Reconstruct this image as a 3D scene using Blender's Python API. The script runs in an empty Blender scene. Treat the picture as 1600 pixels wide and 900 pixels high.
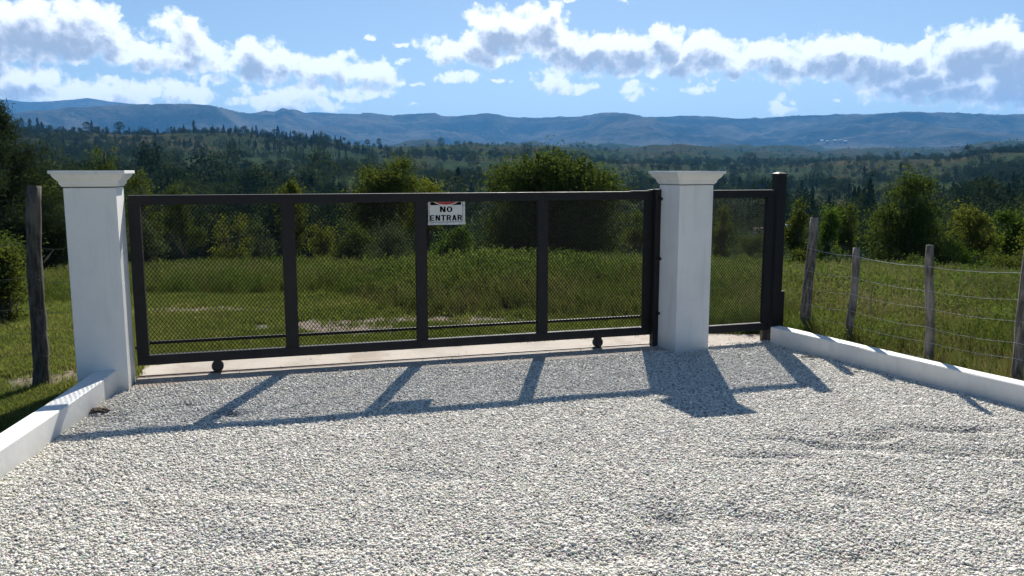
import bpy, bmesh, math, random
import numpy as np
from mathutils import Vector, Matrix
from math import radians, sin, cos, pi, atan, atan2, hypot
random.seed(7); RNG = np.random.default_rng(11)
S = bpy.context.scene
COL = S.collection

# ---------------------------------------------------------------- camera, world, sun, exposure
F = 1300.0; EYE = 1.70; PITCH = atan((450 - 266) / F)
cam_d = bpy.data.cameras.new('camera'); cam = bpy.data.objects.new('camera', cam_d); COL.objects.link(cam)
cam.location = (0, 0, EYE); cam.rotation_euler = (pi / 2 - PITCH, 0, 0)
cam_d.sensor_width = 36; cam_d.lens = F / 1600 * 36; cam_d.clip_start = 0.05; cam_d.clip_end = 90000
S.camera = cam
SUN_AZ, SUN_EL = radians(6.3), radians(40.0)
SKY_STRENGTH = 0.060; SUN_STRENGTH = 5.0; EXPOSURE = 0.75
S.view_settings.view_transform = 'Standard'; S.view_settings.look = 'None'
S.view_settings.gamma = 1; S.view_settings.exposure = EXPOSURE; S.view_settings.use_curve_mapping = False

def pix_dir(px, py):
    u = (450 - py) / F; x = (px - 800) / F
    return Vector((x, cos(PITCH) + u * sin(PITCH), -sin(PITCH) + u * cos(PITCH)))
def azel(px, py):
    d = pix_dir(px, py).normalized(); return math.degrees(atan2(d.x, d.y)), math.degrees(math.asin(d.z))
def slope_of(px, py):
    d = pix_dir(px, py); return d.z / hypot(d.x, d.y)

class NT:
    """small helper for node trees"""
    def __init__(s, tree): s.t = tree; s.n = tree.nodes; s.l = tree.links
    def new(s, typ, **kw):
        n = s.n.new(typ)
        for k, v in kw.items(): setattr(n, k, v)
        return n
    def put(s, sock, v):
        if isinstance(v, bpy.types.NodeSocket): s.l.new(v, sock)
        elif v is not None:
            if hasattr(sock.default_value, '__len__') and not hasattr(v, '__len__'): v = (v,) * len(sock.default_value)
            if hasattr(v, '__len__') and len(v) == 3 and len(sock.default_value) == 4: v = (*v, 1)
            sock.default_value = v
    def m(s, op, a, b=None, c=None, clamp=False):
        n = s.new('ShaderNodeMath', operation=op, use_clamp=clamp)
        s.put(n.inputs[0], a)
        if b is not None: s.put(n.inputs[1], b)
        if c is not None: s.put(n.inputs[2], c)
        return n.outputs[0]
    def vm(s, op, a, b=None):
        n = s.new('ShaderNodeVectorMath', operation=op); s.put(n.inputs[0], a)
        if b is not None: s.put(n.inputs[1], b)
        return n.outputs['Value'] if op in ('LENGTH', 'DOT_PRODUCT') else n.outputs[0]
    def mix(s, f, a, b, mode='MIX'):
        n = s.new('ShaderNodeMix', data_type='RGBA', blend_type=mode); n.clamp_factor = True
        s.put(n.inputs[0], f); s.put(n.inputs[6], a); s.put(n.inputs[7], b); return n.outputs[2]
    def noise(s, vec, scale, detail=3, rough=0.5, out=0, dist=0.0, dims='3D'):
        n = s.new('ShaderNodeTexNoise', noise_dimensions=dims); s.put(n.inputs['Vector'], vec); n.inputs['Scale'].default_value = scale
        n.inputs['Detail'].default_value = detail; n.inputs['Roughness'].default_value = rough
        n.inputs['Distortion'].default_value = dist; return n.outputs[out]
    def ramp(s, f, stops):
        n = s.new('ShaderNodeValToRGB'); s.put(n.inputs[0], f); e = n.color_ramp.elements
        while len(e) < len(stops): e.new(0.5)
        for k, (p, c) in enumerate(stops):
            e[k].position = p; e[k].color = (*c, 1) if hasattr(c, '__len__') else (c, c, c, 1)
        return n.outputs[0]
    def mr(s, v, a, b, c=0.0, d=1.0, smooth=True):
        n = s.new('ShaderNodeMapRange', interpolation_type='SMOOTHSTEP' if smooth else 'LINEAR')
        s.put(n.inputs[0], v)
        for i, x in enumerate((a, b, c, d)): n.inputs[1 + i].default_value = x
        return n.outputs[0]

W = bpy.data.worlds.new('World'); S.world = W; W.use_nodes = True
def build_world():
    nt = NT(W.node_tree)
    for n in list(nt.n): nt.n.remove(n)
    sky = nt.new('ShaderNodeTexSky', sky_type='NISHITA', sun_disc=False, sun_elevation=SUN_EL, sun_rotation=SUN_AZ,
                 altitude=1000, air_density=1.0, dust_density=0.6, ozone_density=2.4)
    co = nt.new('ShaderNodeTexCoord').outputs['Generated']
    nrm = nt.vm('NORMALIZE', co)
    sp = nt.new('ShaderNodeSeparateXYZ'); nt.put(sp.inputs[0], nrm)
    az = nt.m('MULTIPLY', nt.m('ARCTAN2', sp.outputs[0], sp.outputs[1]), 57.2958)
    el = nt.m('MULTIPLY', nt.m('ARCSINE', sp.outputs[2]), 57.2958)
    cb = nt.new('ShaderNodeCombineXYZ'); nt.put(cb.inputs[0], az); nt.put(cb.inputs[1], el)
    uv = cb.outputs[0]
    clouds = [(60,52,125,42),(-30,80,60,30),(150,62,60,30),(-20,40,60,40),(120,25,60,20),(255,88,60,24),(282,45,40,22),(300,80,45,22),(345,95,45,20),
      (400,92,55,30),(455,104,45,24),(520,108,60,24),(585,115,45,20),(480,140,70,14),(560,140,50,12),(330,125,30,10),
      (40,130,70,24),(-40,125,60,24),(120,146,60,18),(190,145,60,22),(270,146,50,18),(310,150,50,14),(430,156,62,20),(375,158,28,10),(500,165,40,9),(545,150,55,8),(570,150,30,6),
      (587,60,11,6),(655,133,8,5),(718,117,36,11),(778,125,16,4),(650,166,10,3),(628,72,9,5),(625,98,12,5),
      (790,45,60,32),(840,38,50,34),(860,12,28,14),(700,78,52,20),(760,75,65,26),(870,75,60,30),(930,85,70,30),(985,78,55,28),(1035,68,35,26),
      (862,122,42,20),(900,137,42,10),(960,104,60,14),(1060,95,60,26),(1110,78,70,24),(1160,95,60,24),(1145,120,40,10),(1215,85,50,24),(1240,108,50,20),(1290,84,60,26),(1330,105,60,26),
      (1370,92,70,26),(1430,82,45,20),(1450,105,70,26),(1520,78,50,36),(1560,70,50,32),(1600,90,70,40),(1480,132,130,28),(1590,128,100,32),(1400,120,60,22),(1480,48,32,6),(1455,56,24,8),
      (1005,140,34,9),(985,132,22,8),(1003,149,18,8),(1100,135,24,8),(1225,148,20,8),(1213,165,22,11),(1248,152,8,6),(1307,163,9,5),(1440,160,20,4),(1380,140,30,8),
      (890,0,14,3),(985,1,12,3),(120,1,40,4),(1590,35,18,3),
      # outside the picture
      (-350,60,200,60),(-700,120,260,60),(-300,-150,200,50),(400,-260,320,60),(1400,-300,300,60),(1900,100,180,50),(2200,40,250,80),(2000,-250,200,60)]
    g = bpy.data.node_groups.new('cloud_density', 'ShaderNodeTree')
    g.interface.new_socket('P', in_out='INPUT', socket_type='NodeSocketVector')
    g.interface.new_socket('D', in_out='OUTPUT', socket_type='NodeSocketFloat'); g.interface.new_socket('S', in_out='OUTPUT', socket_type='NodeSocketFloat')
    h = NT(g); gi = h.new('NodeGroupInput'); go = h.new('NodeGroupOutput'); P = gi.outputs[0]
    wn = h.noise(P, 0.32, 2, 0.55, out=1, dims='2D')
    warp = h.vm('MULTIPLY', h.vm('SUBTRACT', wn, (0.5, 0.5, 0.5)), (2.6, 1.3, 0))
    wn2 = h.noise(P, 1.5, 2, 0.6, out=1, dims='2D')
    warp2 = h.vm('MULTIPLY', h.vm('SUBTRACT', wn2, (0.5, 0.5, 0.5)), (0.8, 0.55, 0))
    Q = h.vm('ADD', P, h.vm('ADD', warp, warp2))
    best = None
    for (x, y, w, hh) in clouds:
        a, e = azel(x, y); w = w / F * 57.3 * 1.08; hh = hh / F * 57.3 * 1.12
        v = h.vm('MULTIPLY', h.vm('SUBTRACT', Q, (a, e, 0)), (1 / w, 1 / hh, 0))
        thick = min(1.0, 0.35 + hh / 1.9)
        d = h.m('MULTIPLY', h.m('SUBTRACT', 1.0, h.vm('DOT_PRODUCT', v, v)), thick)
        best = d if best is None else h.m('SMOOTH_MAX', best, d, 0.12)
    puff = h.noise(P, 0.95, 6, 0.56, dims='2D')
    vor = h.new('ShaderNodeTexVoronoi', feature='F1', voronoi_dimensions='2D'); h.put(vor.inputs['Vector'], h.vm('ADD', P, h.vm('MULTIPLY', warp2, (0.8, 0.8, 0)))); vor.inputs['Scale'].default_value = 0.9
    vor.inputs['Detail'].default_value = 2; vor.inputs['Roughness'].default_value = 0.6
    D = h.m('ADD', best, h.m('MULTIPLY', h.m('SUBTRACT', puff, 0.52), 1.15))
    D = h.m('ADD', D, h.m('MULTIPLY', h.m('SUBTRACT', 0.42, vor.outputs['Distance']), 0.55))
    h.put(go.inputs[0], h.m('ADD', D, 0.16))
    h.put(go.inputs[1], h.m('ADD', best, h.m('ADD', h.m('MULTIPLY', h.m('SUBTRACT', puff, 0.5), 0.55), h.m('MULTIPLY', h.m('SUBTRACT', 0.42, vor.outputs['Distance']), 0.18))))
    def dens(p):
        n = nt.new('ShaderNodeGroup'); n.node_tree = g; nt.put(n.inputs[0], p); return n.outputs
    q0 = dens(uv); q1 = dens(nt.vm('ADD', uv, (0.1, 0.85, 0))); d0 = q0[0]; d1 = q1[1]
    alpha = nt.mr(d0, -0.08, 0.55)
    th = nt.mr(nt.m('ADD', d1, nt.m('MULTIPLY', q0[1], 0.3)), 0.60, 1.15)
    col = nt.mix(th, (14.5, 14.6, 14.8), (4.9, 5.3, 6.1))
    skyc = nt.mix(1.0, sky.outputs[0], (1.0, 1.0, 1.0), 'MULTIPLY')
    out = nt.mix(nt.m('MULTIPLY', alpha, 0.97), skyc, col)
    bg = nt.new('ShaderNodeBackground'); nt.put(bg.inputs[0], out); bg.inputs[1].default_value = SKY_STRENGTH
    wo = nt.new('ShaderNodeOutputWorld'); nt.l.new(bg.outputs[0], wo.inputs[0])
build_world()
W.cycles.sampling_method = 'MANUAL'; W.cycles.sample_map_resolution = 256
sd = bpy.data.lights.new('sun', 'SUN'); sd.energy = SUN_STRENGTH; sd.angle = radians(0.53); sd.color = (1.0, 0.955, 0.88)
sun = bpy.data.objects.new('sun', sd); COL.objects.link(sun)
SUNV = Vector((sin(SUN_AZ) * cos(SUN_EL), cos(SUN_AZ) * cos(SUN_EL), sin(SUN_EL)))
sun.rotation_euler = SUNV.to_track_quat('Z', 'Y').to_euler(); sun.location = (5, 20, 20)

# ---------------------------------------------------------------- helpers
def tag(o, label=None, cat=None, group=None, kind=None):
    if label: o['label'] = label
    if cat: o['category'] = cat
    if group: o['group'] = group
    if kind: o['kind'] = kind
    return o
def empty(name, loc=(0, 0, 0), rz=0, label=None, cat=None, group=None):
    o = bpy.data.objects.new(name, None); COL.objects.link(o); o.location = loc; o.rotation_euler = (0, 0, rz)
    o.empty_display_size = 0.1
    return tag(o, label, cat, group)
def npmesh(name, V, Fc, smooth=False):
    V = np.asarray(V, dtype=np.float32); Fc = np.asarray(Fc, dtype=np.int32)
    me = bpy.data.meshes.new(name); k = Fc.shape[1]
    me.vertices.add(len(V)); me.vertices.foreach_set('co', V.ravel())
    me.loops.add(Fc.size); me.loops.foreach_set('vertex_index', Fc.ravel())
    me.polygons.add(len(Fc)); me.polygons.foreach_set('loop_start', np.arange(0, Fc.size, k, dtype=np.int32))
    me.polygons.foreach_set('loop_total', np.full(len(Fc), k, dtype=np.int32))
    me.update(calc_edges=True); me.validate(verbose=False)
    if smooth: me.polygons.foreach_set('use_smooth', np.ones(len(me.polygons), dtype=bool))
    return me
def link(name, me, mat=None, parent=None):
    o = bpy.data.objects.new(name, me); COL.objects.link(o)
    if mat is not None and not me.materials: me.materials.append(mat)
    if parent: o.parent = parent
    return o
class MB:
    def __init__(s): s.bm = bmesh.new()
    def box(s, x0, x1, y0, y1, z0, z1):
        vs = [s.bm.verts.new(p) for p in ((x0,y0,z0),(x1,y0,z0),(x1,y1,z0),(x0,y1,z0),(x0,y0,z1),(x1,y0,z1),(x1,y1,z1),(x0,y1,z1))]
        for f in ((0,3,2,1),(4,5,6,7),(0,1,5,4),(1,2,6,5),(2,3,7,6),(3,0,4,7)): s.bm.faces.new([vs[i] for i in f])
        return s
    def rings(s, rings, cap=True):
        R = [[s.bm.verts.new(p) for p in r] for r in rings]; n = len(R[0])
        for a, b in zip(R, R[1:]):
            for i in range(n): s.bm.faces.new((a[i], a[(i+1) % n], b[(i+1) % n], b[i]))
        if cap: s.bm.faces.new(R[0][::-1]); s.bm.faces.new(R[-1])
        return s
    def tube(s, pts, rad, n=8, cap=True, wob=0.0):
        pts = [Vector(p) for p in pts]; rs = []
        if not hasattr(rad, '__len__'): rad = [rad] * len(pts)
        ref = Vector((0, 0, 1)) if abs((pts[-1] - pts[0]).normalized().z) < 0.8 else Vector((1, 0, 0))
        for i, p in enumerate(pts):
            t = (pts[min(i + 1, len(pts) - 1)] - pts[max(i - 1, 0)]).normalized()
            a = t.cross(ref).normalized(); b = t.cross(a).normalized()
            rs.append([p + (a * cos(2*pi*k/n) + b * sin(2*pi*k/n)) * rad[i] * (1 + wob * random.uniform(-1, 1)) for k in range(n)])
        return s.rings(rs, cap)
    def build(s, name, mat=None, parent=None, bevel=0.0, smooth=False, seg=2):
        bm = s.bm; bmesh.ops.recalc_face_normals(bm, faces=bm.faces)
        if bevel: bmesh.ops.bevel(bm, geom=[e for e in bm.edges if e.calc_face_angle(0) > 0.6], offset=bevel, segments=seg, affect='EDGES', profile=0.6)
        me = bpy.data.meshes.new(name); bm.to_mesh(me); bm.free()
        if smooth:
            for p in me.polygons: p.use_smooth = True
        return link(name, me, mat, parent)

# vectorised value noise ------------------------------------------------------
_T = np.random.default_rng(5).random((256, 256))
def vnoise(x, y):
    xi = np.floor(x).astype(int); yi = np.floor(y).astype(int); fx = x - xi; fy = y - yi
    fx = fx*fx*(3-2*fx); fy = fy*fy*(3-2*fy)
    a = _T[xi & 255, yi & 255]; b = _T[(xi+1) & 255, yi & 255]; c = _T[xi & 255, (yi+1) & 255]; d = _T[(xi+1) & 255, (yi+1) & 255]
    return (a*(1-fx)+b*fx)*(1-fy) + (c*(1-fx)+d*fx)*fy
def fbm(x, y, o=5, r=0.5):
    s = np.zeros(np.broadcast(x, y).shape); a = 1.0; t = 0
    for i in range(o):
        s += a * (vnoise(x * 2**i + 17.3*i, y * 2**i + 9.1*i) - 0.5); t += a; a *= r
    return s / t * 2      # about -1..1
def ridged(x, y, o=5, r=0.5):
    s = np.zeros(np.broadcast(x, y).shape); a = 1.0; t = 0
    for i in range(o):
        s += a * (1 - np.abs(2*vnoise(x * 2**i + 31.7*i, y * 2**i + 3.3*i) - 1)); t += a; a *= r
    return s / t

# ---------------------------------------------------------------- materials
def mat(name):
    m = bpy.data.materials.new(name); m.use_nodes = True; nt = NT(m.node_tree); b = nt.n['Principled BSDF']; return m, nt, b
def bump(nt, b, h, strength=0.3, dist=0.01):
    n = nt.new('ShaderNodeBump'); n.inputs['Strength'].default_value = strength; n.inputs['Distance'].default_value = dist
    nt.put(n.inputs['Height'], h); nt.l.new(n.outputs[0], b.inputs['Normal'])
def objco(nt): return nt.new('ShaderNodeTexCoord').outputs['Object']
def geopos(nt): return nt.new('ShaderNodeNewGeometry').outputs['Position']

def m_paint_white():
    m, nt, b = mat('white_masonry_paint'); p = geopos(nt)
    n1 = nt.noise(p, 2.2, 5, 0.6); n2 = nt.noise(p, 18, 4, 0.6)
    st = nt.noise(nt.vm('MULTIPLY', p, (9, 9, 1.1)), 1.4, 4, 0.6)
    c = nt.mix(nt.mr(n1, 0.35, 0.75), (0.80, 0.785, 0.74), (0.72, 0.71, 0.675))
    c = nt.mix(nt.m('MULTIPLY', nt.mr(st, 0.5, 0.75), 0.5), c, (0.62, 0.61, 0.58))
    sz = nt.new('ShaderNodeSeparateXYZ'); nt.put(sz.inputs[0], p)
    low = nt.m('MULTIPLY', nt.mr(nt.m('ADD', sz.outputs[2], nt.m('MULTIPLY', n2, 0.12)), 0.02, 0.2, 1, 0), 0.6)
    c = nt.mix(low, c, (0.50, 0.48, 0.43))
    spk = nt.mr(nt.noise(p, 90, 2, 0.5), 0.71, 0.76)
    c = nt.mix(nt.m('MULTIPLY', spk, 0.45), c, (0.42, 0.40, 0.36))
    nt.put(b.inputs['Base Color'], c); b.inputs['Roughness'].default_value = 0.62
    bump(nt, b, nt.m('ADD', nt.m('MULTIPLY', nt.noise(p, 7, 4, 0.6), 1.0), nt.m('MULTIPLY', nt.noise(p, 120, 3, 0.6), 0.22)), 0.35, 0.006); return m
def m_black():
    m, nt, b = mat('black_gate_paint'); p = geopos(nt)
    n = nt.noise(p, 9, 5, 0.6)
    c = nt.mix(nt.mr(n, 0.4, 0.75), (0.008, 0.008, 0.009), (0.016, 0.015, 0.014))
    sz = nt.new('ShaderNodeSeparateXYZ'); nt.put(sz.inputs[0], p)
    c = nt.mix(nt.m('MULTIPLY', nt.mr(nt.m('ADD', sz.outputs[2], nt.m('MULTIPLY', n, 0.15)), 0.08, 0.3, 1, 0), 0.5), c, (0.06, 0.052, 0.045))
    nt.put(b.inputs['Base Color'], c); nt.put(b.inputs['Roughness'], nt.mr(n, 0.3, 0.7, 0.5, 0.65)); b.inputs['Specular IOR Level'].default_value = 0.3; bump(nt, b, nt.noise(p, 160, 2), 0.08, 0.002); return m
def m_simple(name, col, rough=0.6, col2=None, scale=20, metallic=0.0, bs=0.2):
    m, nt, b = mat(name); p = objco(nt); n = nt.noise(p, scale, 4, 0.6)
    nt.put(b.inputs['Base Color'], nt.mix(nt.mr(n, 0.35, 0.7), col, col2 or tuple(x*0.75 for x in col)))
    b.inputs['Roughness'].default_value = rough; b.inputs['Metallic'].default_value = metallic
    bump(nt, b, n, bs, 0.004); return m
def m_concrete():
    m, nt, b = mat('concrete'); p = geopos(nt)
    n1 = nt.noise(p, 2.5, 6, 0.65); n2 = nt.noise(p, 60, 4, 0.7)
    c = nt.mix(nt.mr(n1, 0.35, 0.7), (0.43, 0.38, 0.32), (0.33, 0.285, 0.235))
    c = nt.mix(nt.m('MULTIPLY', nt.mr(n2, 0.52, 0.75), 0.6), c, (0.20, 0.165, 0.13))
    dirt = nt.mr(nt.noise(p, 1.1, 5, 0.7), 0.52, 0.64)
    c = nt.mix(nt.m('MULTIPLY', dirt, 0.55), c, (0.25, 0.19, 0.14))
    nt.put(b.inputs['Base Color'], c); b.inputs['Roughness'].default_value = 0.9; bump(nt, b, n2, 0.5, 0.006); return m
def m_gravel_base():
    m, nt, b = mat('gravel_bed'); p = geopos(nt)
    v = nt.new('ShaderNodeTexVoronoi'); nt.put(v.inputs['Vector'], p); v.inputs['Scale'].default_value = 75
    c = nt.mix(nt.mr(v.outputs['Distance'], 0.2, 0.75), (0.62, 0.60, 0.54), (0.16, 0.15, 0.13))
    c = nt.mix(0.35, c, v.outputs['Color'], 'SOFT_LIGHT')
    nt.put(b.inputs['Base Color'], c); b.inputs['Roughness'].default_value = 0.9
    bump(nt, b, nt.m('SUBTRACT', 1.0, v.outputs['Distance']), 0.9, 0.01); return m
def m_pebble():
    m, nt, b = mat('pebble_stone'); oi = nt.new('ShaderNodeObjectInfo').outputs['Random']; p = geopos(nt)
    c = nt.ramp(oi, [(0.0, (0.16, 0.16, 0.155)), (0.09, (0.33, 0.325, 0.31)), (0.24, (0.58, 0.57, 0.54)), (0.5, (0.76, 0.75, 0.71)), (0.72, (0.83, 0.82, 0.78)), (0.86, (0.68, 0.61, 0.52)), (0.92, (0.86, 0.85, 0.82)), (1.0, (0.88, 0.865, 0.83))])
    c = nt.mix(nt.m('MULTIPLY', nt.mr(nt.noise(p, 60, 3, 0.6), 0.5, 0.7), 0.3), c, (0.40, 0.385, 0.35))
    # dust and soil worked in between the stones, in patches
    soil = nt.mr(nt.noise(p, 0.9, 5, 0.62), 0.52, 0.72)
    c = nt.mix(nt.m('MULTIPLY', soil, 0.2), c, (0.52, 0.47, 0.40)); c = nt.mix(1.0, c, (1.0, 0.965, 0.89), 'MULTIPLY')
    # slope shading painted into the stone colour, plus darker grey stones, where driven over
    wp = nt.vm('ADD', p, nt.vm('MULTIPLY', nt.vm('SUBTRACT', nt.noise(p, 3.2, 4, 0.65, out=1), (.5, .5, .5)), (.5, .3, 0)))
    acc = None
    for (x, y, rx, ry, h) in [(2.0, 5.05, .45, .13, 0), (1.55, 4.85, .35, .12, 0), (2.9, 5.3, .5, .1, 0), (2.6, 4.9, .3, .08, 0), (.78, 3.95, .13, .16, 0), (.62, 3.62, .15, .12, 0), (1.25, 3.85, .22, .1, 0), (1.8, 4.2, .2, .1, 0), (-.5, 4.5, .3, .1, 0), (-1.3, 3.7, .3, .12, 0), (2.4, 3.5, .3, .1, 0), (3.4, 4.2, .35, .1, 0), (-2.0, 5.75, .35, .10, 0)]:
        v = nt.vm('MULTIPLY', nt.vm('SUBTRACT', wp, (x, y, 0)), (1 / rx, 1 / ry, 0)); q = nt.m('SUBTRACT', 1.25, nt.vm('LENGTH', v)); acc = q if acc is None else nt.m('MAXIMUM', acc, q)
    c = nt.mix(nt.m('MULTIPLY', nt.mr(acc, 0.0, 1.0), 0.45), c, (0.27, 0.27, 0.27))
    nt.put(b.inputs['Base Color'], c); b.inputs['Roughness'].default_value = 0.7; return m
def m_leaf(name, a, b_, c_, trans=0.35, scale=0.9, rough=0.5):
    m, nt, b = mat(name); p = geopos(nt)
    isl = nt.new('ShaderNodeNewGeometry').outputs['Random Per Island']
    n = nt.noise(p, scale, 3, 0.6)
    c = nt.mix(nt.mr(n, 0.38, 0.62), a, b_); c = nt.mix(nt.m('MULTIPLY', nt.m('POWER', isl, 1.6), 0.8), c, c_)
    nt.put(b.inputs['Base Color'], c); b.inputs['Roughness'].default_value = rough
    b.inputs['Specular IOR Level'].default_value = 0.0
    tr = nt.new('ShaderNodeBsdfTranslucent'); nt.put(tr.inputs[0], nt.mix(1.0, c, (1.0, 1.12, 0.55), 'MULTIPLY'))
    mx = nt.new('ShaderNodeMixShader'); mx.inputs[0].default_value = trans
    nt.l.new(b.outputs[0], mx.inputs[1]); nt.l.new(tr.outputs[0], mx.inputs[2])
    nt.l.new(mx.outputs[0], nt.n['Material Output'].inputs[0]); return m
def m_inst_grass(name, cols, trans=0.4):
    m, nt, b = mat(name); p = geopos(nt); oi = nt.new('ShaderNodeObjectInfo').outputs['Random']
    n = nt.noise(p, 0.35, 4, 0.6)
    c = nt.ramp(nt.m('ADD', nt.m('MULTIPLY', oi, 0.45), nt.m('MULTIPLY', nt.mr(n, 0.3, 0.7), 0.55)), cols)
    nt.put(b.inputs['Base Color'], c); b.inputs['Roughness'].default_value = 0.8; b.inputs['Specular IOR Level'].default_value = 0.03
    tr = nt.new('ShaderNodeBsdfTranslucent'); nt.put(tr.inputs[0], nt.mix(1.0, c, (1.0, 1.1, 0.55), 'MULTIPLY'))
    mx = nt.new('ShaderNodeMixShader'); mx.inputs[0].default_value = trans
    nt.l.new(b.outputs[0], mx.inputs[1]); nt.l.new(tr.outputs[0], mx.inputs[2])
    nt.l.new(mx.outputs[0], nt.n['Material Output'].inputs[0]); return m
def m_bark(name, a, b_, scale=14):
    m, nt, b = mat(name); p = objco(nt)
    n = nt.noise(nt.vm('MULTIPLY', p, (1, 1, 0.16)), scale * 3, 5, 0.65); n2 = nt.noise(p, 3, 3)
    c = nt.mix(nt.mr(n, 0.38, 0.66), a, b_); c = nt.mix(nt.m('MULTIPLY', nt.mr(n2, 0.5, 0.7), 0.5), c, tuple(min(1, x * 1.7) for x in b_))
    nt.put(b.inputs['Base Color'], c); b.inputs['Roughness'].default_value = 0.9; bump(nt, b, n, 0.9, 0.012); return m
def m_field():
    m, nt, b = mat('field_ground'); p = geopos(nt)
    n1 = nt.noise(p, 0.25, 5, 0.65); n2 = nt.noise(p, 2.5, 5, 0.7); n3 = nt.noise(p, 25, 4, 0.7)
    c = nt.mix(nt.mr(n2, 0.35, 0.7), (0.075, 0.10, 0.028), (0.12, 0.12, 0.045))
    c = nt.mix(nt.mr(n3, 0.45, 0.7), c, (0.05, 0.055, 0.02))
    # bare soil patches beyond the gate
    def patch(x, y, rx, ry):
        v = nt.vm('MULTIPLY', nt.vm('SUBTRACT', p, (x, y, 0)), (1 / rx, 1 / ry, 0)); return nt.m('SUBTRACT', 1.0, nt.vm('LENGTH', v))
    pd = None
    for q in SOIL: 
        v = patch(*q); pd = v if pd is None else nt.m('MAXIMUM', pd, v)
    pd = nt.m('MULTIPLY', nt.mr(nt.m('ADD', pd, nt.m('MULTIPLY', nt.m('SUBTRACT', n2, 0.5), 1.8)), 0.1, 0.5), 0.85)
    soil = nt.mix(nt.mr(n3, 0.4, 0.65), (0.25, 0.18, 0.135), (0.13, 0.095, 0.068))
    c = nt.mix(pd, c, soil)
    nt.put(b.inputs['Base Color'], c); b.inputs['Roughness'].default_value = 0.95; bump(nt, b, n3, 0.8, 0.04); return m
def m_hills():
    m, nt, b = mat('hillside'); p = geopos(nt)
    ln = nt.vm('LENGTH', p)
    big = nt.noise(p, 0.0022, 6, 0.6); mid = nt.noise(p, 0.012, 5, 0.65); fine = nt.noise(p, 0.06, 5, 0.7)
    grass = nt.mix(nt.mr(mid, 0.35, 0.65), (0.034, 0.041, 0.017), (0.064, 0.057, 0.029))
    grass = nt.mix(nt.mr(fine, 0.48, 0.62), grass, (0.022, 0.030, 0.014))
    wood = nt.mix(nt.mr(fine, 0.4, 0.7), (0.022, 0.036, 0.018), (0.05, 0.07, 0.028))
    f = nt.mr(nt.m('ADD', nt.m('MULTIPLY', big, 0.65), nt.m('MULTIPLY', mid, 0.45)), 0.50, 0.60)
    c = nt.mix(f, wood, grass)
    rock = nt.mr(nt.noise(p, 0.05, 6, 0.8), 0.67, 0.70)
    c = nt.mix(nt.m('MULTIPLY', rock, 0.6), c, (0.22, 0.20, 0.17))
    nt.put(b.inputs['Base Color'], c); b.inputs['Roughness'].default_value = 1.0; b.inputs['Specular IOR Level'].default_value = 0.0
    bump(nt, b, nt.m('ADD', fine, mid), 0.6, 4.0); return m
def m_mount():
    m, nt, b = mat('mountainside'); p = geopos(nt)
    mid = nt.noise(p, 0.0016, 7, 0.68); fine = nt.noise(p, 0.008, 6, 0.7)
    c = nt.mix(nt.mr(mid, 0.38, 0.62), (0.016, 0.022, 0.015), (0.105, 0.095, 0.065))
    c = nt.mix(nt.mr(fine, 0.5, 0.7), c, (0.028, 0.036, 0.02))
    c = nt.mix(nt.m('MULTIPLY', nt.mr(nt.noise(p, 0.004, 7, 0.75), 0.58, 0.7), 0.6), c, (0.24, 0.22, 0.19))
    nt.put(b.inputs['Base Color'], c); b.inputs['Roughness'].default_value = 1.0; b.inputs['Specular IOR Level'].default_value = 0.0
    bump(nt, b, nt.m('ADD', fine, nt.m('MULTIPLY', mid, 2.0)), 0.8, 40.0); return m

# ---------------------------------------------------------------- site geometry (frame of the gate: s along it, n away from the drive)
O = Vector((-3.09, 6.70, 0)); GA = atan2(1.32, 4.47); U = Vector((cos(GA), sin(GA), 0)); N = Vector((-sin(GA), cos(GA), 0))
def G(s, n, z=0): return O + U * s + N * n + Vector((0, 0, z))
SOIL = [(-1.9, 9.2, 1.2, 0.9), (-1.0, 9.6, 1.3, 0.7), (-3.75, 6.7, 0.55, 0.5), (-4.2, 10.8, 1.3, 0.5), (-3.2, 12.2, 1.8, 0.4)]

def near_z(X, Y):
    X = np.asarray(X, float); Y = np.asarray(Y, float)
    d = np.hypot(X, np.maximum(Y, 0))
    base = np.interp(d, [0, 9, 12, 16, 20, 30, 40, 60, 80], [-0.02, -0.02, -0.17, -0.52, -0.93, -1.92, -3.1, -6.0, -8.6])
    w = np.clip((d - 9.5) / 6, 0, 1)
    return base + w * 0.16 * fbm(X / 5.0 + 40, Y / 5.0 + 40, 3)
TD = [80, 100, 160, 260, 420, 650, 950, 1300, 1800, 2600, 4000, 6500]
TP = [0, 200, 400, 500, 600, 800, 1000, 1200, 1400, 1600]
TY = {0: [0,425,400,355,312,278,242,211,222,232,236,236], 200: [0,425,400,350,300,268,238,214,222,232,236,236],
      400: [0,425,395,345,298,268,240,215,224,232,236,236], 500: [0,425,395,345,302,272,245,223,226,233,236,236],
      600: [0,425,395,345,305,280,258,241,236,237,238,237], 800: [0,425,395,350,315,290,265,245,234,236,238,237],
      1000: [0,425,395,355,325,300,278,264,250,243,240,236], 1200: [0,425,400,360,330,305,285,270,256,248,242,236],
      1400: [0,425,400,355,325,300,280,264,254,247,242,236], 1600: [0,425,400,350,315,290,268,250,236,232,238,236]}
TZ = np.array([[-8.6] + [EYE + d * slope_of(px, y) for d, y in zip(TD[1:], TY[px][1:])] for px in TP])
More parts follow.
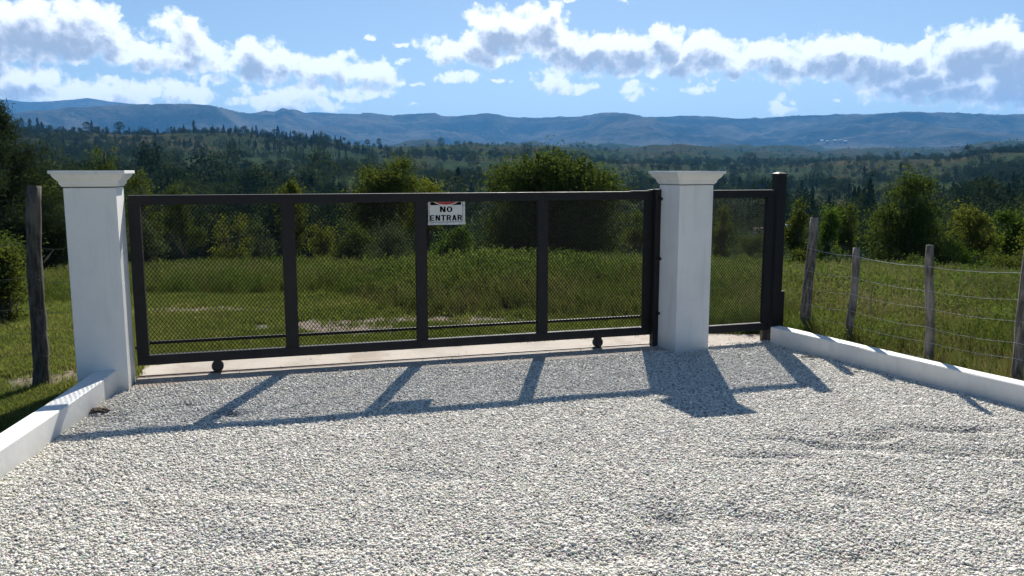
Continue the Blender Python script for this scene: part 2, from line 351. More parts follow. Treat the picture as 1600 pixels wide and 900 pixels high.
SKYL = [(-300,190),(0,184),(40,178),(60,174),(100,171),(150,167),(200,163),(245,162),(300,163),(345,164),(365,168),(380,173),(400,177),(412,175),(428,172),(440,173),(452,167),(462,170),(470,170),(485,175),(505,178),(540,177),(562,178),(585,176),(620,179),(645,176),(684,175),(692,179),(715,180),(745,178),(765,176),(785,179),(800,181),(835,182),(870,181),(905,181),(925,177),(950,175),(978,177),(1000,182),(1040,181),(1080,181),(1130,183),(1160,184),(1168,182),(1178,185),(1230,180),(1290,177),(1340,178),(1380,176),(1440,175),(1500,178),(1560,179),(1600,177),(1900,180)]
FAR = [(-300,168),(0,158),(40,155),(70,157),(100,156),(140,154),(158,152),(180,155),(200,159),(240,163),(300,175),(420,176),(470,176),(700,182),(1200,188),(1900,190)]
CREST_D = 9800.0
def px_of(X, Y): # column of a direction, clamped
    az = np.arctan2(X, Y); az = np.clip(az, -0.72, 0.72); return 800 + F * np.tan(az) * 0.99
def land_z(X, Y):
    X = np.asarray(X, float); Y = np.asarray(Y, float); d = np.hypot(X, Y); px = px_of(X, Y)
    pc = np.clip(px, 0, 1600)
    ld = np.log(np.clip(d, 80, 6500)); lt = np.log(TD)
    # columns: interpolate the profile of every table column, then between columns
    cols = np.stack([np.interp(ld, lt, TZ[i]) for i in range(len(TP))], 0)
    f = np.interp(pc, TP, np.arange(len(TP))); i0 = np.clip(f.astype(int), 0, len(TP) - 2); t = f - i0; t = t*t*(3-2*t)
    z = np.take_along_axis(cols, i0[None], 0)[0] * (1 - t) + np.take_along_axis(cols, (i0 + 1)[None], 0)[0] * t
    w = np.clip((d - 80) / 120, 0, 1) * np.clip((7500 - d) / 2500, 0, 1)
    z = z + w * d * (0.017 * fbm(X / 430 + 3, Y / 430 + 8, 4) * np.clip(d / 600, .5, 1) * np.where((px < 560) & (d > 1000), .45, 1) + 0.006 * fbm(X / 110, Y / 110, 3))
    # mountains
    cd = np.interp(px, [0, 350, 440, 600], [7900, 7900, 9800, 9600]); crest = EYE + cd * np.interp(px, [p for p, _ in SKYL], [slope_of(p, y) for p, y in SKYL])
    far = EYE + 13000 * np.interp(px, [p for p, _ in FAR], [slope_of(p, y) for p, y in FAR])
    foot = np.take_along_axis(cols, i0[None], 0)[0]
    u = np.clip((d - 6500) / (cd - 6500), 0, 1); prof = u**1.25
    v = np.clip((d - cd) / 1600, 0, 1)
    mz = foot * (1 - prof) + crest * prof
    rel = ridged(X / 2300 + 5, Y / 2300 + 2, 6, 0.55) - 0.62
    mz = mz + rel * 950 * np.sin(np.clip(u, 0, 1) * pi) ** 0.8 * (0.35 + 0.65 * u) + 26 * fbm(X / 420, Y / 420, 4, 0.6) * np.clip(u * 3, 0, 1) * (1 - 0.45 * u) + 9 * fbm(X / 75, Y / 75, 3, 0.6) * np.clip(u * 2 - .6, 0, 1)
    mz = np.where(d < cd, np.minimum(mz, EYE + d * ((crest - EYE) / cd) * (1 - .05 * (1 - u)) + 24 * (fbm(X / 130, Y / 130, 4, 0.6) - .25) * u), mz)
    mz = mz - v * 420
    w2 = np.clip((d - 11400) / 1600, 0, 1); w3 = np.clip((d - 13000) / 4000, 0, 1)
    mz = mz * (1 - w2) + (far + 40 * fbm(X / 700, Y / 700, 4, 0.6)) * w2 - w3 * 700
    return np.where(d > 6500, mz, z)
def ground_z(X, Y):
    X = np.asarray(X, float); Y = np.asarray(Y, float); d = np.hypot(X, np.maximum(Y, 0)); dd = np.hypot(X, Y)
    return np.where(dd < 80, near_z(X, np.where(Y < 0, 0, Y)) if True else 0, land_z(X, Y))
def gpt(px, d):
    """ground point in the direction of a picture column, d metres away"""
    a = atan((px - 800) / F / 0.99); X, Y = d * sin(a), d * cos(a)
    return Vector((X, Y, float(ground_z(np.array([X]), np.array([Y]))[0])))

def polar(name, d0, d1, nr, m, extra=None):
    az = np.concatenate([np.linspace(-pi, -0.80, 40, endpoint=False), np.linspace(-0.80, 0.80, extra or 420), np.linspace(0.80, pi, 40)[1:]])
    az[-1] = pi
    rr = d0 * (d1 / d0) ** np.linspace(0, 1, nr); rr[0] = d0; rr[-1] = d1
    A, R = np.meshgrid(az, rr); X = R * np.sin(A); Y = R * np.cos(A)
    if d1 <= 80:
        Z = near_z(X, np.where(Y < 0, 0, Y)); Z[-1] = TZ[0][0]
        xa = np.interp(-Y, [-6.3, -4.4, -2.4, 5], [-2.95, -2.75, -2.5, -1.6]); xb = np.interp(-Y, [-8.1, -5.8, -3.4, 5], [2.4, 3.6, 4.8, 8.5])
        dig = (X > xa) & (X < xb) & ((X - O.x) * N.x + (Y - O.y) * N.y < -.45) & (Y > -5); Z = np.where(dig, Z - .35, Z)
    else:
        Z = land_z(X, Y)
        if d0 == 80: Z[0] = TZ[0][0]
    n = len(az); V = np.stack([X.ravel(), Y.ravel(), Z.ravel()], 1)
    i, j = np.meshgrid(np.arange(nr - 1), np.arange(n - 1), indexing='ij'); q = (i * n + j).ravel()
    Fc = np.stack([q, q + n, q + n + 1, q + 1], 1)
    o = link(name, npmesh(name, V, Fc, True), m); tag(o, kind='structure'); return o
polar('field', 0.4, 80, 150, m_field())
polar('hills', 80, 6500, 230, m_hills(), 620)
polar('mountains', 6500, 19000, 170, m_mount(), 1300)

# haze: one closed box of even air round the whole place
def build_haze():
    mb = MB(); mb.box(-24000, 24000, -24000, 24000, -70, 1180)
    m = bpy.data.materials.new('air'); m.use_nodes = True; nt = NT(m.node_tree)
    nt.n.remove(nt.n['Principled BSDF'])
    v = nt.new('ShaderNodeVolumePrincipled'); v.inputs['Color'].default_value = (0.14, 0.46, 0.97, 1); v.inputs['Density'].default_value = 5.6e-5
    v.inputs['Anisotropy'].default_value = 0.1
    nt.l.new(v.outputs[0], nt.n['Material Output'].inputs['Volume'])
    o = mb.build('haze', m); tag(o, kind='stuff'); return o
build_haze()

# ---------------------------------------------------------------- instanced stuff
def templates(name, meshes, m):
    c = bpy.data.collections.new(name)
    for i, me in enumerate(meshes):
        if not me.materials: me.materials.append(m)
        o = bpy.data.objects.new('%s_%02d' % (name, i), me); c.objects.link(o)
    return c
def scatter(name, P, rot, scl, idx, coll, label, cat):
    me = bpy.data.meshes.new(name); me.vertices.add(len(P)); me.vertices.foreach_set('co', np.asarray(P, np.float32).ravel())
    a = me.attributes.new('rot', 'FLOAT_VECTOR', 'POINT'); a.data.foreach_set('vector', np.asarray(rot, np.float32).ravel())
    a = me.attributes.new('scl', 'FLOAT_VECTOR', 'POINT'); a.data.foreach_set('vector', np.asarray(scl, np.float32).ravel())
    a = me.attributes.new('idx', 'INT', 'POINT'); a.data.foreach_set('value', np.asarray(idx, np.int32))
    o = bpy.data.objects.new(name, me); COL.objects.link(o)
    g = bpy.data.node_groups.new(name + '_scatter', 'GeometryNodeTree')
    g.interface.new_socket('Geometry', in_out='INPUT', socket_type='NodeSocketGeometry')
    g.interface.new_socket('Geometry', in_out='OUTPUT', socket_type='NodeSocketGeometry')
    n = g.nodes; l = g.links; gi = n.new('NodeGroupInput'); go = n.new('NodeGroupOutput')
    ci = n.new('GeometryNodeCollectionInfo'); ci.inputs[0].default_value = coll; ci.inputs['Separate Children'].default_value = True; ci.inputs['Reset Children'].default_value = True
    ip = n.new('GeometryNodeInstanceOnPoints'); ip.inputs['Pick Instance'].default_value = True
    def na(nm, t):
        q = n.new('GeometryNodeInputNamedAttribute'); q.data_type = t; q.inputs[0].default_value = nm; return q.outputs[0]
    er = n.new('FunctionNodeEulerToRotation'); l.new(na('rot', 'FLOAT_VECTOR'), er.inputs[0])
    l.new(gi.outputs[0], ip.inputs['Points']); l.new(ci.outputs[0], ip.inputs['Instance']); l.new(na('idx', 'INT'), ip.inputs['Instance Index'])
    l.new(er.outputs[0], ip.inputs['Rotation']); l.new(na('scl', 'FLOAT_VECTOR'), ip.inputs['Scale'])
    l.new(ip.outputs[0], go.inputs[0])
    md = o.modifiers.new('scatter', 'NODES'); md.node_group = g
    tag(o, label, cat, kind='stuff'); return o

# ---------------------------------------------------------------- drive: gravel, kerbs, threshold
WHITE = m_paint_white(); BLACK = m_black(); CONC = m_concrete()
KL = [(-3.12, 6.40), (-2.83, 4.40), (-2.55, 2.4), (-1.7, -5.0)]          # inner foot of the left kerb
KR = [(2.56, 8.10), (3.70, 5.80), (4.90, 3.38), (8.6, -5.0)]            # inner foot of the right kerb
def xl(y): return np.interp(-np.asarray(y), [-p[1] for p in KL], [p[0] for p in KL])
def xr(y): return np.interp(-np.asarray(y), [-p[1] for p in KR], [p[0] for p in KR])
DENTS = [(1.95, 5.05, .42, .10, -.020), (2.35, 5.25, .30, .09, -.022), (1.55, 4.85, .30, .08, -.016), (2.5, 4.95, .40, .09, -.018), (3.0, 4.85, .35, .08, -.016), (2.9, 5.35, .35, .07, -.016),
         (0.78, 3.9, .10, .10, -.016), (0.6, 3.62, .16, .12, -.018), (1.2, 3.9, .22, .1, -.014), (1.75, 4.25, .16, .10, -.014), (2.6, 3.9, .3, .12, -.014), (-0.6, 4.5, .3, .1, -.009), (-1.4, 4.3, .25, .12, -.009), (-0.9, 3.6, .2, .1, -.011),
         (-2.72, 5.63, .11, .06, -.02), (-2.35, 5.85, .12, .05, -.02), (-1.95, 5.66, .10, .05, -.018), (-1.6, 5.9, .06, .04, -.012), (0.2, 3.5, .2, .1, -.012), (1.6, 3.45, .25, .12, -.012), (3.3, 4.4, .4, .1, -.014)]
def gravel_z(X, Y):
    z = 0.009 * fbm(X * 0.9, Y * 0.9, 3) + 0.007 * fbm(X * 3.1 + 7, Y * 3.1, 2) + 0.003 * fbm(X * 9, Y * 9 + 4, 2)
    wx = X + .22 * fbm(X * 3 + 5, Y * 3 + 1, 3); wy = Y + .13 * fbm(X * 3.5, Y * 3.5 + 8, 3)
    for (x, y, rx, ry, h) in DENTS:
        q = ((wx - x) / rx) ** 2 + ((wy - y) / ry) ** 2; z = z + h * 2.0 * np.exp(-q) - h * 0.55 * np.exp(-(((wx - x) / rx) ** 2 + ((wy - y + ry * 1.7) / ry) ** 2))
    return z - 0.002
def n_of(X, Y): return (X - O.x) * N.x + (Y - O.y) * N.y
def s_of(X, Y): return (X - O.x) * U.x + (Y - O.y) * U.y
STRIP_N0, STRIP_N1 = -0.27, 0.50
def gravel_edge(s): return np.where(s > 4.95, -0.10 - 0.0 * s, STRIP_N0) + 0.02 * fbm(s * 2.3, s * 0 + 2, 3)
def build_gravel():
    ys = np.concatenate([np.linspace(-5, 2, 12, endpoint=False), np.linspace(2, 8.6, 190)]); ts = np.linspace(0, 1, 180)
    V = []
    for y in ys:
        a, b = float(xl(y)) - 0.05, float(xr(y)) + 0.05
        for t in ts: V.append((a + (b - a) * t, y, 0))
    V = np.array(V); ns = n_of(V[:, 0], V[:, 1]); over = np.maximum(ns - (STRIP_N0 + 0.03), 0)
    V[:, 0] -= N.x * over; V[:, 1] -= N.y * over       # fold back the rim at the concrete strip
    V[:, 2] = gravel_z(V[:, 0], V[:, 1]) - 0.0015; V[over > 0, 2] -= 0.0
    n = len(ts); i, j = np.meshgrid(np.arange(len(ys) - 1), np.arange(n - 1), indexing='ij'); q = (i * n + j).ravel()
    o = link('gravel_drive', npmesh('gravel_drive', V, np.stack([q, q + 1, q + n + 1, q + n], 1), True), m_gravel_base()); tag(o, kind='structure')
    # pebbles
    mes = []
    rr = random.Random(3)
    for k in range(7):
        bm = bmesh.new(); bmesh.ops.create_icosphere(bm, subdivisions=1 if k % 3 else 2, radius=1)
        fx, fy, fz = rr.uniform(.85, 1.25), rr.uniform(.7, .95), rr.uniform(.42, .6)
        for v in bm.verts:
            q = 1 + rr.uniform(-.13, .13); v.co = Vector((v.co.x * fx, v.co.y * fy, v.co.z * fz)) * q
        me = bpy.data.meshes.new('pebble'); bm.to_mesh(me); bm.free()
        for p in me.polygons: p.use_smooth = True
        mes.append(me)
    coll = templates('pebble', mes, m_pebble())
    dens = 10500; y0, y1 = 1.6, 8.4; x0, x1 = -3.4, 5.7
    n = int(dens * (y1 - y0) * (x1 - x0)); X = RNG.uniform(x0, x1, n); Y = RNG.uniform(y0, y1, n)
    ns, ss = n_of(X, Y), s_of(X, Y)
    ok = (X > xl(Y) - 0.01) & (X < xr(Y) + 0.01) & (ns < gravel_edge(ss))
    # also gravel round the foot of the side panel, right of the pillar
    X, Y = X[ok], Y[ok]
    # strays on the concrete
    m2 = 260; s2 = RNG.uniform(0.05, 5.8, m2); n2 = STRIP_N0 + RNG.exponential(0.11, m2); n2 = np.clip(n2, STRIP_N0, 0.45)
    X2 = O.x + U.x * s2 + N.x * n2; Y2 = O.y + U.y * s2 + N.y * n2
    Z = gravel_z(X, Y) + RNG.uniform(-0.003, 0.0035, len(X)); Z2 = np.full(m2, 0.011)
    r = RNG.lognormal(math.log(0.0056), 0.38, len(X)); r2 = RNG.uniform(0.004, 0.008, m2)
    r = np.clip(r, 0.0025, 0.015)
    X = np.concatenate([X, X2]); Y = np.concatenate([Y, Y2]); Z = np.concatenate([Z, Z2]); r = np.concatenate([r, r2]); n = len(X)
    rot = np.stack([RNG.normal(0, .26, n), RNG.normal(0, .26, n), RNG.uniform(0, 2*pi, n)], 1)
    scatter('gravel', np.stack([X, Y, Z], 1), rot, np.stack([r, r, r], 1), RNG.integers(0, 7, n), coll, 'white and grey river pebbles covering the drive', 'gravel')
build_gravel()

def kerb(name, inner, width, h, side, label, ends):
    """low masonry kerb wall: a polyline foot, offset outward"""
    pts = [Vector((*p, 0)) for p in inner]; rings = []
    dense = []
    for a, b in zip(pts, pts[1:]):
        k = max(2, int((b - a).length / 0.25))
        for i in range(k): dense.append(a.lerp(b, i / k))
    dense.append(pts[-1])
    for i, p in enumerate(dense):
        t = (dense[min(i+1, len(dense)-1)] - dense[max(i-1, 0)]).normalized(); o = Vector((-t.y, t.x, 0)) * side
        if i == 0 and ends: o = ends
        j = lambda a=0.0022: random.uniform(-a, a)
        q = p + o * width; hh = h + j()
        c = 0.007
        rings.append([p + Vector((0,0,-.15)), p + Vector((j(),j(),hh - c)), p + o * c + Vector((0,0,hh)), q - o * c + Vector((0,0,hh + j())), q + Vector((j(),j(),hh - c)), q + Vector((0,0,-.15))])
    mb = MB().rings(rings, True); o = mb.build(name, WHITE)
    return tag(o, label, 'kerb wall')
kerb('kerb_wall', [(-3.07, 6.318 + 0.0), (-2.94, 5.37), (-2.83, 4.40), (-2.55, 2.4), (-1.7, -5.0)], 0.155, 0.165, -1, 'low white painted kerb wall running forward from the left gate pillar', Vector((-1, -0.295, 0)))
kerb('kerb_wall', [(2.56, 8.10), (3.70, 5.80), (4.90, 3.38), (8.6, -5.0)], 0.13, 0.165, 1, 'low white painted kerb wall along the right edge of the gravel, below the wire fence', Vector((0.93, 0.40, 0)))

def gbox(mb, s0, s1, n0, n1, z0, z1): mb.box(s0, s1, n0, n1, z0, z1)
GR = lambda name, **k: empty(name, O, GA, **k)
mb = MB()
# concrete threshold with slightly uneven edges
xs = np.linspace(-0.0, 6.05, 60); Rr = []
for x in xs:
    j = lambda a: random.uniform(-a, a)
    far = STRIP_N1 + j(.012) - max(0, (0.8 - x)) * 0.05
    if x > 5.0: far = STRIP_N1 - (x - 5.0) * 0.35
    Rr.append([(x, STRIP_N0 - 0.06, -.12), (x, STRIP_N0 - 0.06 + j(.008), -0.002), (x, STRIP_N0 + .01, 0.003 + j(.001)), (x, far - .01, 0.003 + j(.001)), (x, far, -0.004), (x, far, -.12)])
o = mb.rings(Rr).build('concrete_threshold', CONC); o.location = O; o.rotation_euler = (0, 0, GA); tag(o, kind='structure')
o = MB().box(0.0, 5.05, 0.012, 0.030, 0.0, 0.014).box(0.0, 5.05, -0.012, 0.054, 0.0, 0.0055).build('gate_track', m_simple('rusty_steel', (0.16, 0.10, 0.07), 0.6, (0.07, 0.05, 0.04), 30), bevel=0.001)
o.location = O; o.rotation_euler = (0, 0, GA); tag(o, 'rusty steel floor rail set in the concrete threshold under the gate', 'gate rail')

def pillar(s0, n0, label, top, turn=0):
    r = empty('gate_pillar', G(s0 + .18, n0 + .18), GA + radians(turn), label, 'pillar', 'white gate pillars')
    a = 0.18
    def sq(h, z): return [(-h, -h, z), (h, -h, z), (h, h, z), (-h, h, z)]
    MB().rings([sq(a, -0.15)] + [sq(a, z) for z in np.linspace(0.1, top - 0.128, 8)]).build('shaft', WHITE, r, bevel=0.005)
    pr = [(0.0, -.13), (0.012, -.13), (0.014, -.122), (0.022, -.118), (0.030, -.108), (0.034, -.094), (0.038, -.085), (0.050, -.077), (0.068, -.063), (0.082, -.048), (0.089, -.036), (0.092, -.028), (0.104, -.026), (0.112, -.024), (0.112, -.002), (0.110, 0.0)]
    MB().rings([sq(a - 0.02, top - 0.121)] + [sq(a + q * .70, top + z * .92) for q, z in pr]).build('cap', WHITE, r, bevel=0.0)
    return r
pillar(-0.372, -0.385, 'square white pillar with moulded cap at the left end of the gate', 1.698)
pillar(4.69, -0.385, 'square white pillar with moulded cap between the gate and the short side panel', 1.692, 4)

# ---------------------------------------------------------------- gate
def mesh_panel(parent, s0, s1, z0, z1, y=0.0, name='mesh_panel', px=0.0160, pz=0.0210, w=0.0070, m=None):
    V = []; Fc = []
    nx = int(round((s1 - s0) / px)); nz = int(round((z1 - z0) / pz)); dx = (s1 - s0) / nx; dz = (z1 - z0) / nz
    for k in range(nz):
        zc = z0 + (k + .5) * dz
        base = len(V)
        for i in range(nx + 1):
            up = ((i + k) % 2) * 2 - 1; x = s0 + i * dx; z = zc + up * dz * 0.5
            z += math.sin(x * 9 + k) * 0.0004; t = y + 0.0008 * up
            V += [(x, t - .0012, z - w * .5), (x, t - .0012, z + w * .5), (x, t + .0012, z + w * .5), (x, t + .0012, z - w * .5)]
        for i in range(nx):
            a = base + 4 * i; b = a + 4
            for e in range(4): Fc.append((a + e, b + e, b + (e + 1) % 4, a + (e + 1) % 4))
    return link(name, npmesh(name, V, Fc), m or MESHM, parent)
MESHM = m_simple('mesh_paint', (0.010, 0.010, 0.011), 0.6, (0.02, 0.018, 0.016), 60)
MESHM.node_tree.nodes['Principled BSDF'].inputs['Specular IOR Level'].default_value = 0.05
gate = empty('sliding_gate', O, GA, 'wide black steel sliding gate with diamond mesh, closed between the two white pillars', 'gate')
ST = [(0.005, 0.095), (1.190, 1.300), (2.335, 2.432), (3.475, 3.572), (4.560, 4.640)]
for a, b in ST: MB().box(a, b, -0.004, 0.056, 0.183, 1.423).build('stile', BLACK, gate, bevel=0.003)
MB().box(0.005, 4.64, -0.006, 0.058, 1.423, 1.50).build('top_rail', BLACK, gate, bevel=0.004)
MB().box(0.005, 4.64, -0.006, 0.058, 0.105, 0.183).build('bottom_rail', BLACK, gate, bevel=0.004)
MB().box(0.095, 4.56, 0.068, 0.092, 0.262, 0.287).build('lower_bar', BLACK, gate, bevel=0.002)
for (a, _), (b_, _) in zip([(s[1], 0) for s in ST[:-1]], [(s[0], 0) for s in ST[1:]]): mesh_panel(gate, a, b_, 0.183, 1.423, 0.045)
for s in (0.625, 4.09):
    w = MB(); n = 20; w.rings([[(s + r * cos(2*pi*k/n), y, 0.049 + 0.014 + r * sin(2*pi*k/n) - 0.006) for k in range(n)] for r, y in ((.030, .002), (.049, .004), (.049, .012), (.043, .018), (.043, .026), (.049, .032), (.049, .040), (.030, .042))])
    wh = w.build('wheel', m_simple('wheel_steel', (0.03, 0.028, 0.026), 0.5), gate, bevel=0.0, smooth=False)
    MB().box(s - .03, s + .03, -.004, .0, .055, .105).box(s - .03, s + .03, .046, .050, .055, .105).box(s - .008, s + .008, -.009, .055, .05, .064).build('wheel_bracket', BLACK, wh)
MB().box(4.40, 4.66, -0.012, 0.064, 1.5005, 1.506).box(4.60, 4.66, -.03, .09, 1.506, 1.516).build('guide_bracket', BLACK, gate)

r = empty('guide_post', O, GA, 'slim black square post bolted to the left face of the middle pillar', 'post')
MB().box(4.624, 4.686, -0.075, -0.005, -0.05, 1.522).build('post_tube', BLACK, r, bevel=0.003)
for z in (1.43, 0.86, 0.33):
    MB().tube([(4.66, -0.085, z), (4.689 + .0, -0.085, z)], 0.011, 8).box(4.655, 4.689, -.105, -.078, z - .012, z + .012).build('bolt', BLACK, r)
r = empty('gate_latch', G(-0.005, 0.03, 0.25), GA, 'small dark bracket fixed low on the left pillar beside the gate', 'bracket')
MB().box(-0.003, 0.030, -0.02, 0.01, -0.012, 0.012).build('lug', BLACK, r)

# fixed side panel right of the second pillar
pn = empty('side_panel', G(5.05, -0.155), GA + radians(1.5), 'narrow fixed black mesh panel between the middle pillar and the black post', 'gate panel')
for a, b in ((0.004, 0.035), (0.735, 0.808)): MB().box(a, b, -0.025, 0.025, 0.19, 1.435).build('stile', BLACK, pn, bevel=0.003)
MB().box(0.004, 0.808, -0.027, 0.027, 1.435, 1.51).build('top_rail', BLACK, pn, bevel=0.003)
MB().box(0.004, 0.808, -0.027, 0.027, 0.115, 0.19).build('bottom_rail', BLACK, pn, bevel=0.003)
MB().box(0.742, 0.80, -0.02, 0.02, -0.1, 0.1145).build('foot', m_simple('bare_steel', (0.12, 0.09, 0.07), 0.6), pn)
mesh_panel(pn, 0.035, 0.735, 0.19, 1.435, 0.012, px=0.0145, pz=0.0190, w=0.0054)
pp = gpt(0, 1); PX = 2.637; PY = 8.27
po = empty('gate_post', (PX, PY, 0), GA + radians(3), 'tall black square post at the right end of the gate line, behind the white kerb', 'post')
MB().box(-.050, .050, -.050, .050, -.2, 1.655).build('tube', BLACK, po, bevel=0.005)
MB().rings([[(-.053, -.053, 1.656), (.053, -.053, 1.656), (.053, .053, 1.656), (-.053, .053, 1.656)], [(-.053, -.053, 1.668), (.053, -.053, 1.668), (.053, .053, 1.668), (-.053, .053, 1.668)], [(-.02, -.02, 1.682), (.02, -.02, 1.682), (.02, .02, 1.682), (-.02, .02, 1.682)]]).build('cap', BLACK, po)
MB().box(.052, .092, -.04, .04, .02, .50).build('side_box', BLACK, po, bevel=0.004)

# warning sign on the gate
def build_sign():
    r = empty('warning_sign', O + U * 2.450 + N * 0.012, GA, 'white plate reading NO ENTRAR under the gate top rail, by the middle stile', 'sign')
    w, z0, z1 = 0.335, 1.222, 1.4215
    PL = m_simple('sign_plate', (0.68, 0.67, 0.62), 0.45, (0.62, 0.61, 0.57), 8, bs=0.02)
    MB().box(0, w, 0, 0.004, z0, z1).build('back_plate', PL, r)
    MB().box(-.004, w + .004, -.008, -.0006, z0 - .004, z0 + .012).build('lip', m_simple('sign_lip', (0.7, 0.7, 0.68), 0.4), r)
    ink = m_simple('sign_ink', (0.006, 0.006, 0.006), 0.7, bs=0.0); ink.node_tree.nodes['Principled BSDF'].inputs['Specular IOR Level'].default_value = 0.0; red = m_simple('sign_red', (0.50, 0.02, 0.025), 0.45, bs=0.0)
    # thin black outline with rounded lower corners
    def path(x0, x1, zb, zt, rad):
        p = [(x0, zt)]; 
        for k in range(7): a = pi + k * pi / 12; p.append((x0 + rad + rad * cos(a), zb + rad + rad * sin(a)))
        for k in range(7): a = 1.5 * pi + k * pi / 12; p.append((x1 - rad + rad * cos(a), zb + rad + rad * sin(a)))
        p.append((x1, zt)); return p
    A = path(.007, w - .019, z0 + .018, z1 - .001, .022); B = path(.0105, w - .0225, z0 + .0215, z1 - .001, .019)
    bm = bmesh.new(); va = [bm.verts.new((x, -.0012, z)) for x, z in A]; vb = [bm.verts.new((x, -.0012, z)) for x, z in B]
    for i in range(len(A) - 1): bm.faces.new((va[i], va[i+1], vb[i+1], vb[i]))
    me = bpy.data.meshes.new('outline'); bm.to_mesh(me); bm.free(); link('outline', me, ink, r)
    # lower slice of a red roundel between two black corners
    cx = 0.160; zt = z1 - .002; zb = z1 - .029; R = 0.22; zc = zb - .004 + R
    def arc(Rr, n=24):
        h = math.sqrt(max(0, Rr * Rr - (zc - zt) ** 2)); a = math.asin(h / Rr)
        return [(cx + Rr * sin(-a + 2*a*k/n), zc - Rr * cos(-a + 2*a*k/n)) for k in range(n + 1)]
    def flat(name, poly, y, m):
        bm = bmesh.new(); bm.faces.new([bm.verts.new((x, y, z)) for x, z in poly]); bmesh.ops.triangulate(bm, faces=bm.faces[:])
        me = bpy.data.meshes.new(name); bm.to_mesh(me); bm.free(); return link(name, me, m, r)
    flat('black_band', [(.020, zb), (.300, zb), (.300, zt), (.020, zt)], -.0010, ink)
    flat('white_ring', arc(R), -.0018, PL); flat('red_roundel', arc(R - .007), -.0026, red)
    def glyph(ch):
        """block capitals as quads / rings in a unit box .78 wide"""
        t = .25; W_ = .80; Q = []
        def bar(x0, z0_, x1, z1_): Q.append([(x0, z0_), (x1, z0_), (x1, z1_), (x0, z1_)])
        def dia(xa, xb, za, zb, th): Q.append([(xa, za), (xa + th, za), (xb + th, zb), (xb, zb)])
        def bowl(x0, x1, zb, zt, tv, full):
            n = 20; a0, a1 = (0, 2*pi) if full else (-pi/2, pi/2); cx = (x0 + x1) / 2 if full else x0; cz = (zb + zt) / 2; rx = (x1 - x0) / 2 if full else x1 - x0; rz = (zt - zb) / 2
            P = [(a0 + (a1 - a0) * k / n) for k in range(n + 1)]
            for a, b in zip(P, P[1:]): Q.append([(cx + rx*cos(a), cz + rz*sin(a)), (cx + rx*cos(b), cz + rz*sin(b)), (cx + (rx-t)*cos(b), cz + (rz-tv)*sin(b)), (cx + (rx-t)*cos(a), cz + (rz-tv)*sin(a))])
        if ch == 'N': bar(0, 0, t, 1); bar(W_ - t, 0, W_, 1); dia(t * .2, W_ - t * 1.2, 1, 0, t)
        if ch == 'O': bowl(0, W_ + .04, 0, 1, .17, True)
        if ch == 'E': bar(0, 0, t, 1); bar(t, 0, W_ - .08, .17); bar(t, .415, W_ - .13, .575); bar(t, .83, W_ - .08, 1)
        if ch == 'T': bar(.0, .83, W_, 1); bar(W_/2 - t/2, 0, W_/2 + t/2, .83)
        if ch == 'R': bar(0, 0, t, 1); bar(t, .83, .42, 1); bar(t, .40, .42, .57); bowl(.42, W_ - .02, .40, 1, .17, False); dia(W_ - .24, .36, 0, .42, t)
        if ch == 'A': dia(0, W_/2 - t*.55, 0, 1, t); dia(W_ - t, W_/2 - t*.45, 0, 1, t); bar(.19, .20, W_ - .19, .35)
        return Q
    for word, zl, hh_, tw in (('NO', z0 + .108, .050, .110), ('ENTRAR', z0 + .032, .050, .292)):
        n = len(word); adv = (tw - .78 * 1) / 1; gap = .17; sx = tw / (n * .78 + (n - 1) * gap)
        bm = bmesh.new()
        for k, ch in enumerate(word):
            for q in glyph(ch):
                vs = [bm.verts.new(((k * (.78 + gap) + x) * sx - tw / 2, 0, z * hh_)) for x, z in q]
                bm.faces.new(vs)
        me = bpy.data.meshes.new('lettering'); bm.to_mesh(me); bm.free(); o = link('lettering', me, ink, r); o.location = (.1605, -.0022, zl)
    for x, z in ((w / 2, z0 + .006), (w - .012, z1 - .035)):
        MB().tube([(x, -.012, z), (x, -.004, z)], .004, 8).build('screw', m_simple('screw_steel', (.1, .1, .1), .4), r)
    MB().tube([(w / 2, .0, z0 - .003), (w / 2, .005, z0 - .02)], .002, 6).build('wire_tie', BLACK, r)
build_sign()

# ---------------------------------------------------------------- fences
BARK = m_bark('weathered_post', (0.055, 0.045, 0.035), (0.20, 0.175, 0.15)); WIRE = m_simple('galvanised_wire', (0.6, 0.6, 0.59), 0.4, (0.4, 0.4, 0.4), 20, 0.7)
def rough_post(parent, base, top, r0, r1, name='post'):
    k = 14; pts = []; rad = []
    for i in range(k):
        t = i / (k - 1); p = Vector(base).lerp(Vector(top), t)
        p += Vector((sin(t * 7 + base[0] * 5) * .009, cos(t * 5 + base[1]) * .008, 0)); pts.append(p)
        rad.append((r0 * (1 - t) + r1 * t) * (1 + .28 * max(0, .12 - t) / .12) * random.uniform(.95, 1.06))
    rad[-1] *= .9
    return MB().tube(pts, rad, 12, wob=.07).build(name, BARK, parent, smooth=True)
def at(px, py, z=0.0):
    d = pix_dir(px, py); t = (z - EYE) / d.z; return Vector((d.x * t, d.y * t, z))
def at_y(px, py, Y):
    d = pix_dir(px, py); t = Y / d.y; return Vector((d.x * t, Y, EYE + d.z * t))
def wire_run(parent, pts, r=0.0017, sag=0.012, name='wire'):
    P = []
    for a, b in zip(pts, pts[1:]):
        k = 8
        for i in range(k): t = i / k; P.append(a.lerp(b, t) + Vector((0, 0, -4 * sag * t * (1 - t) + sin(i*2.1) * .0015)))
    P.append(pts[-1])
    return MB().tube(P, r, 5).build(name, WIRE, parent)
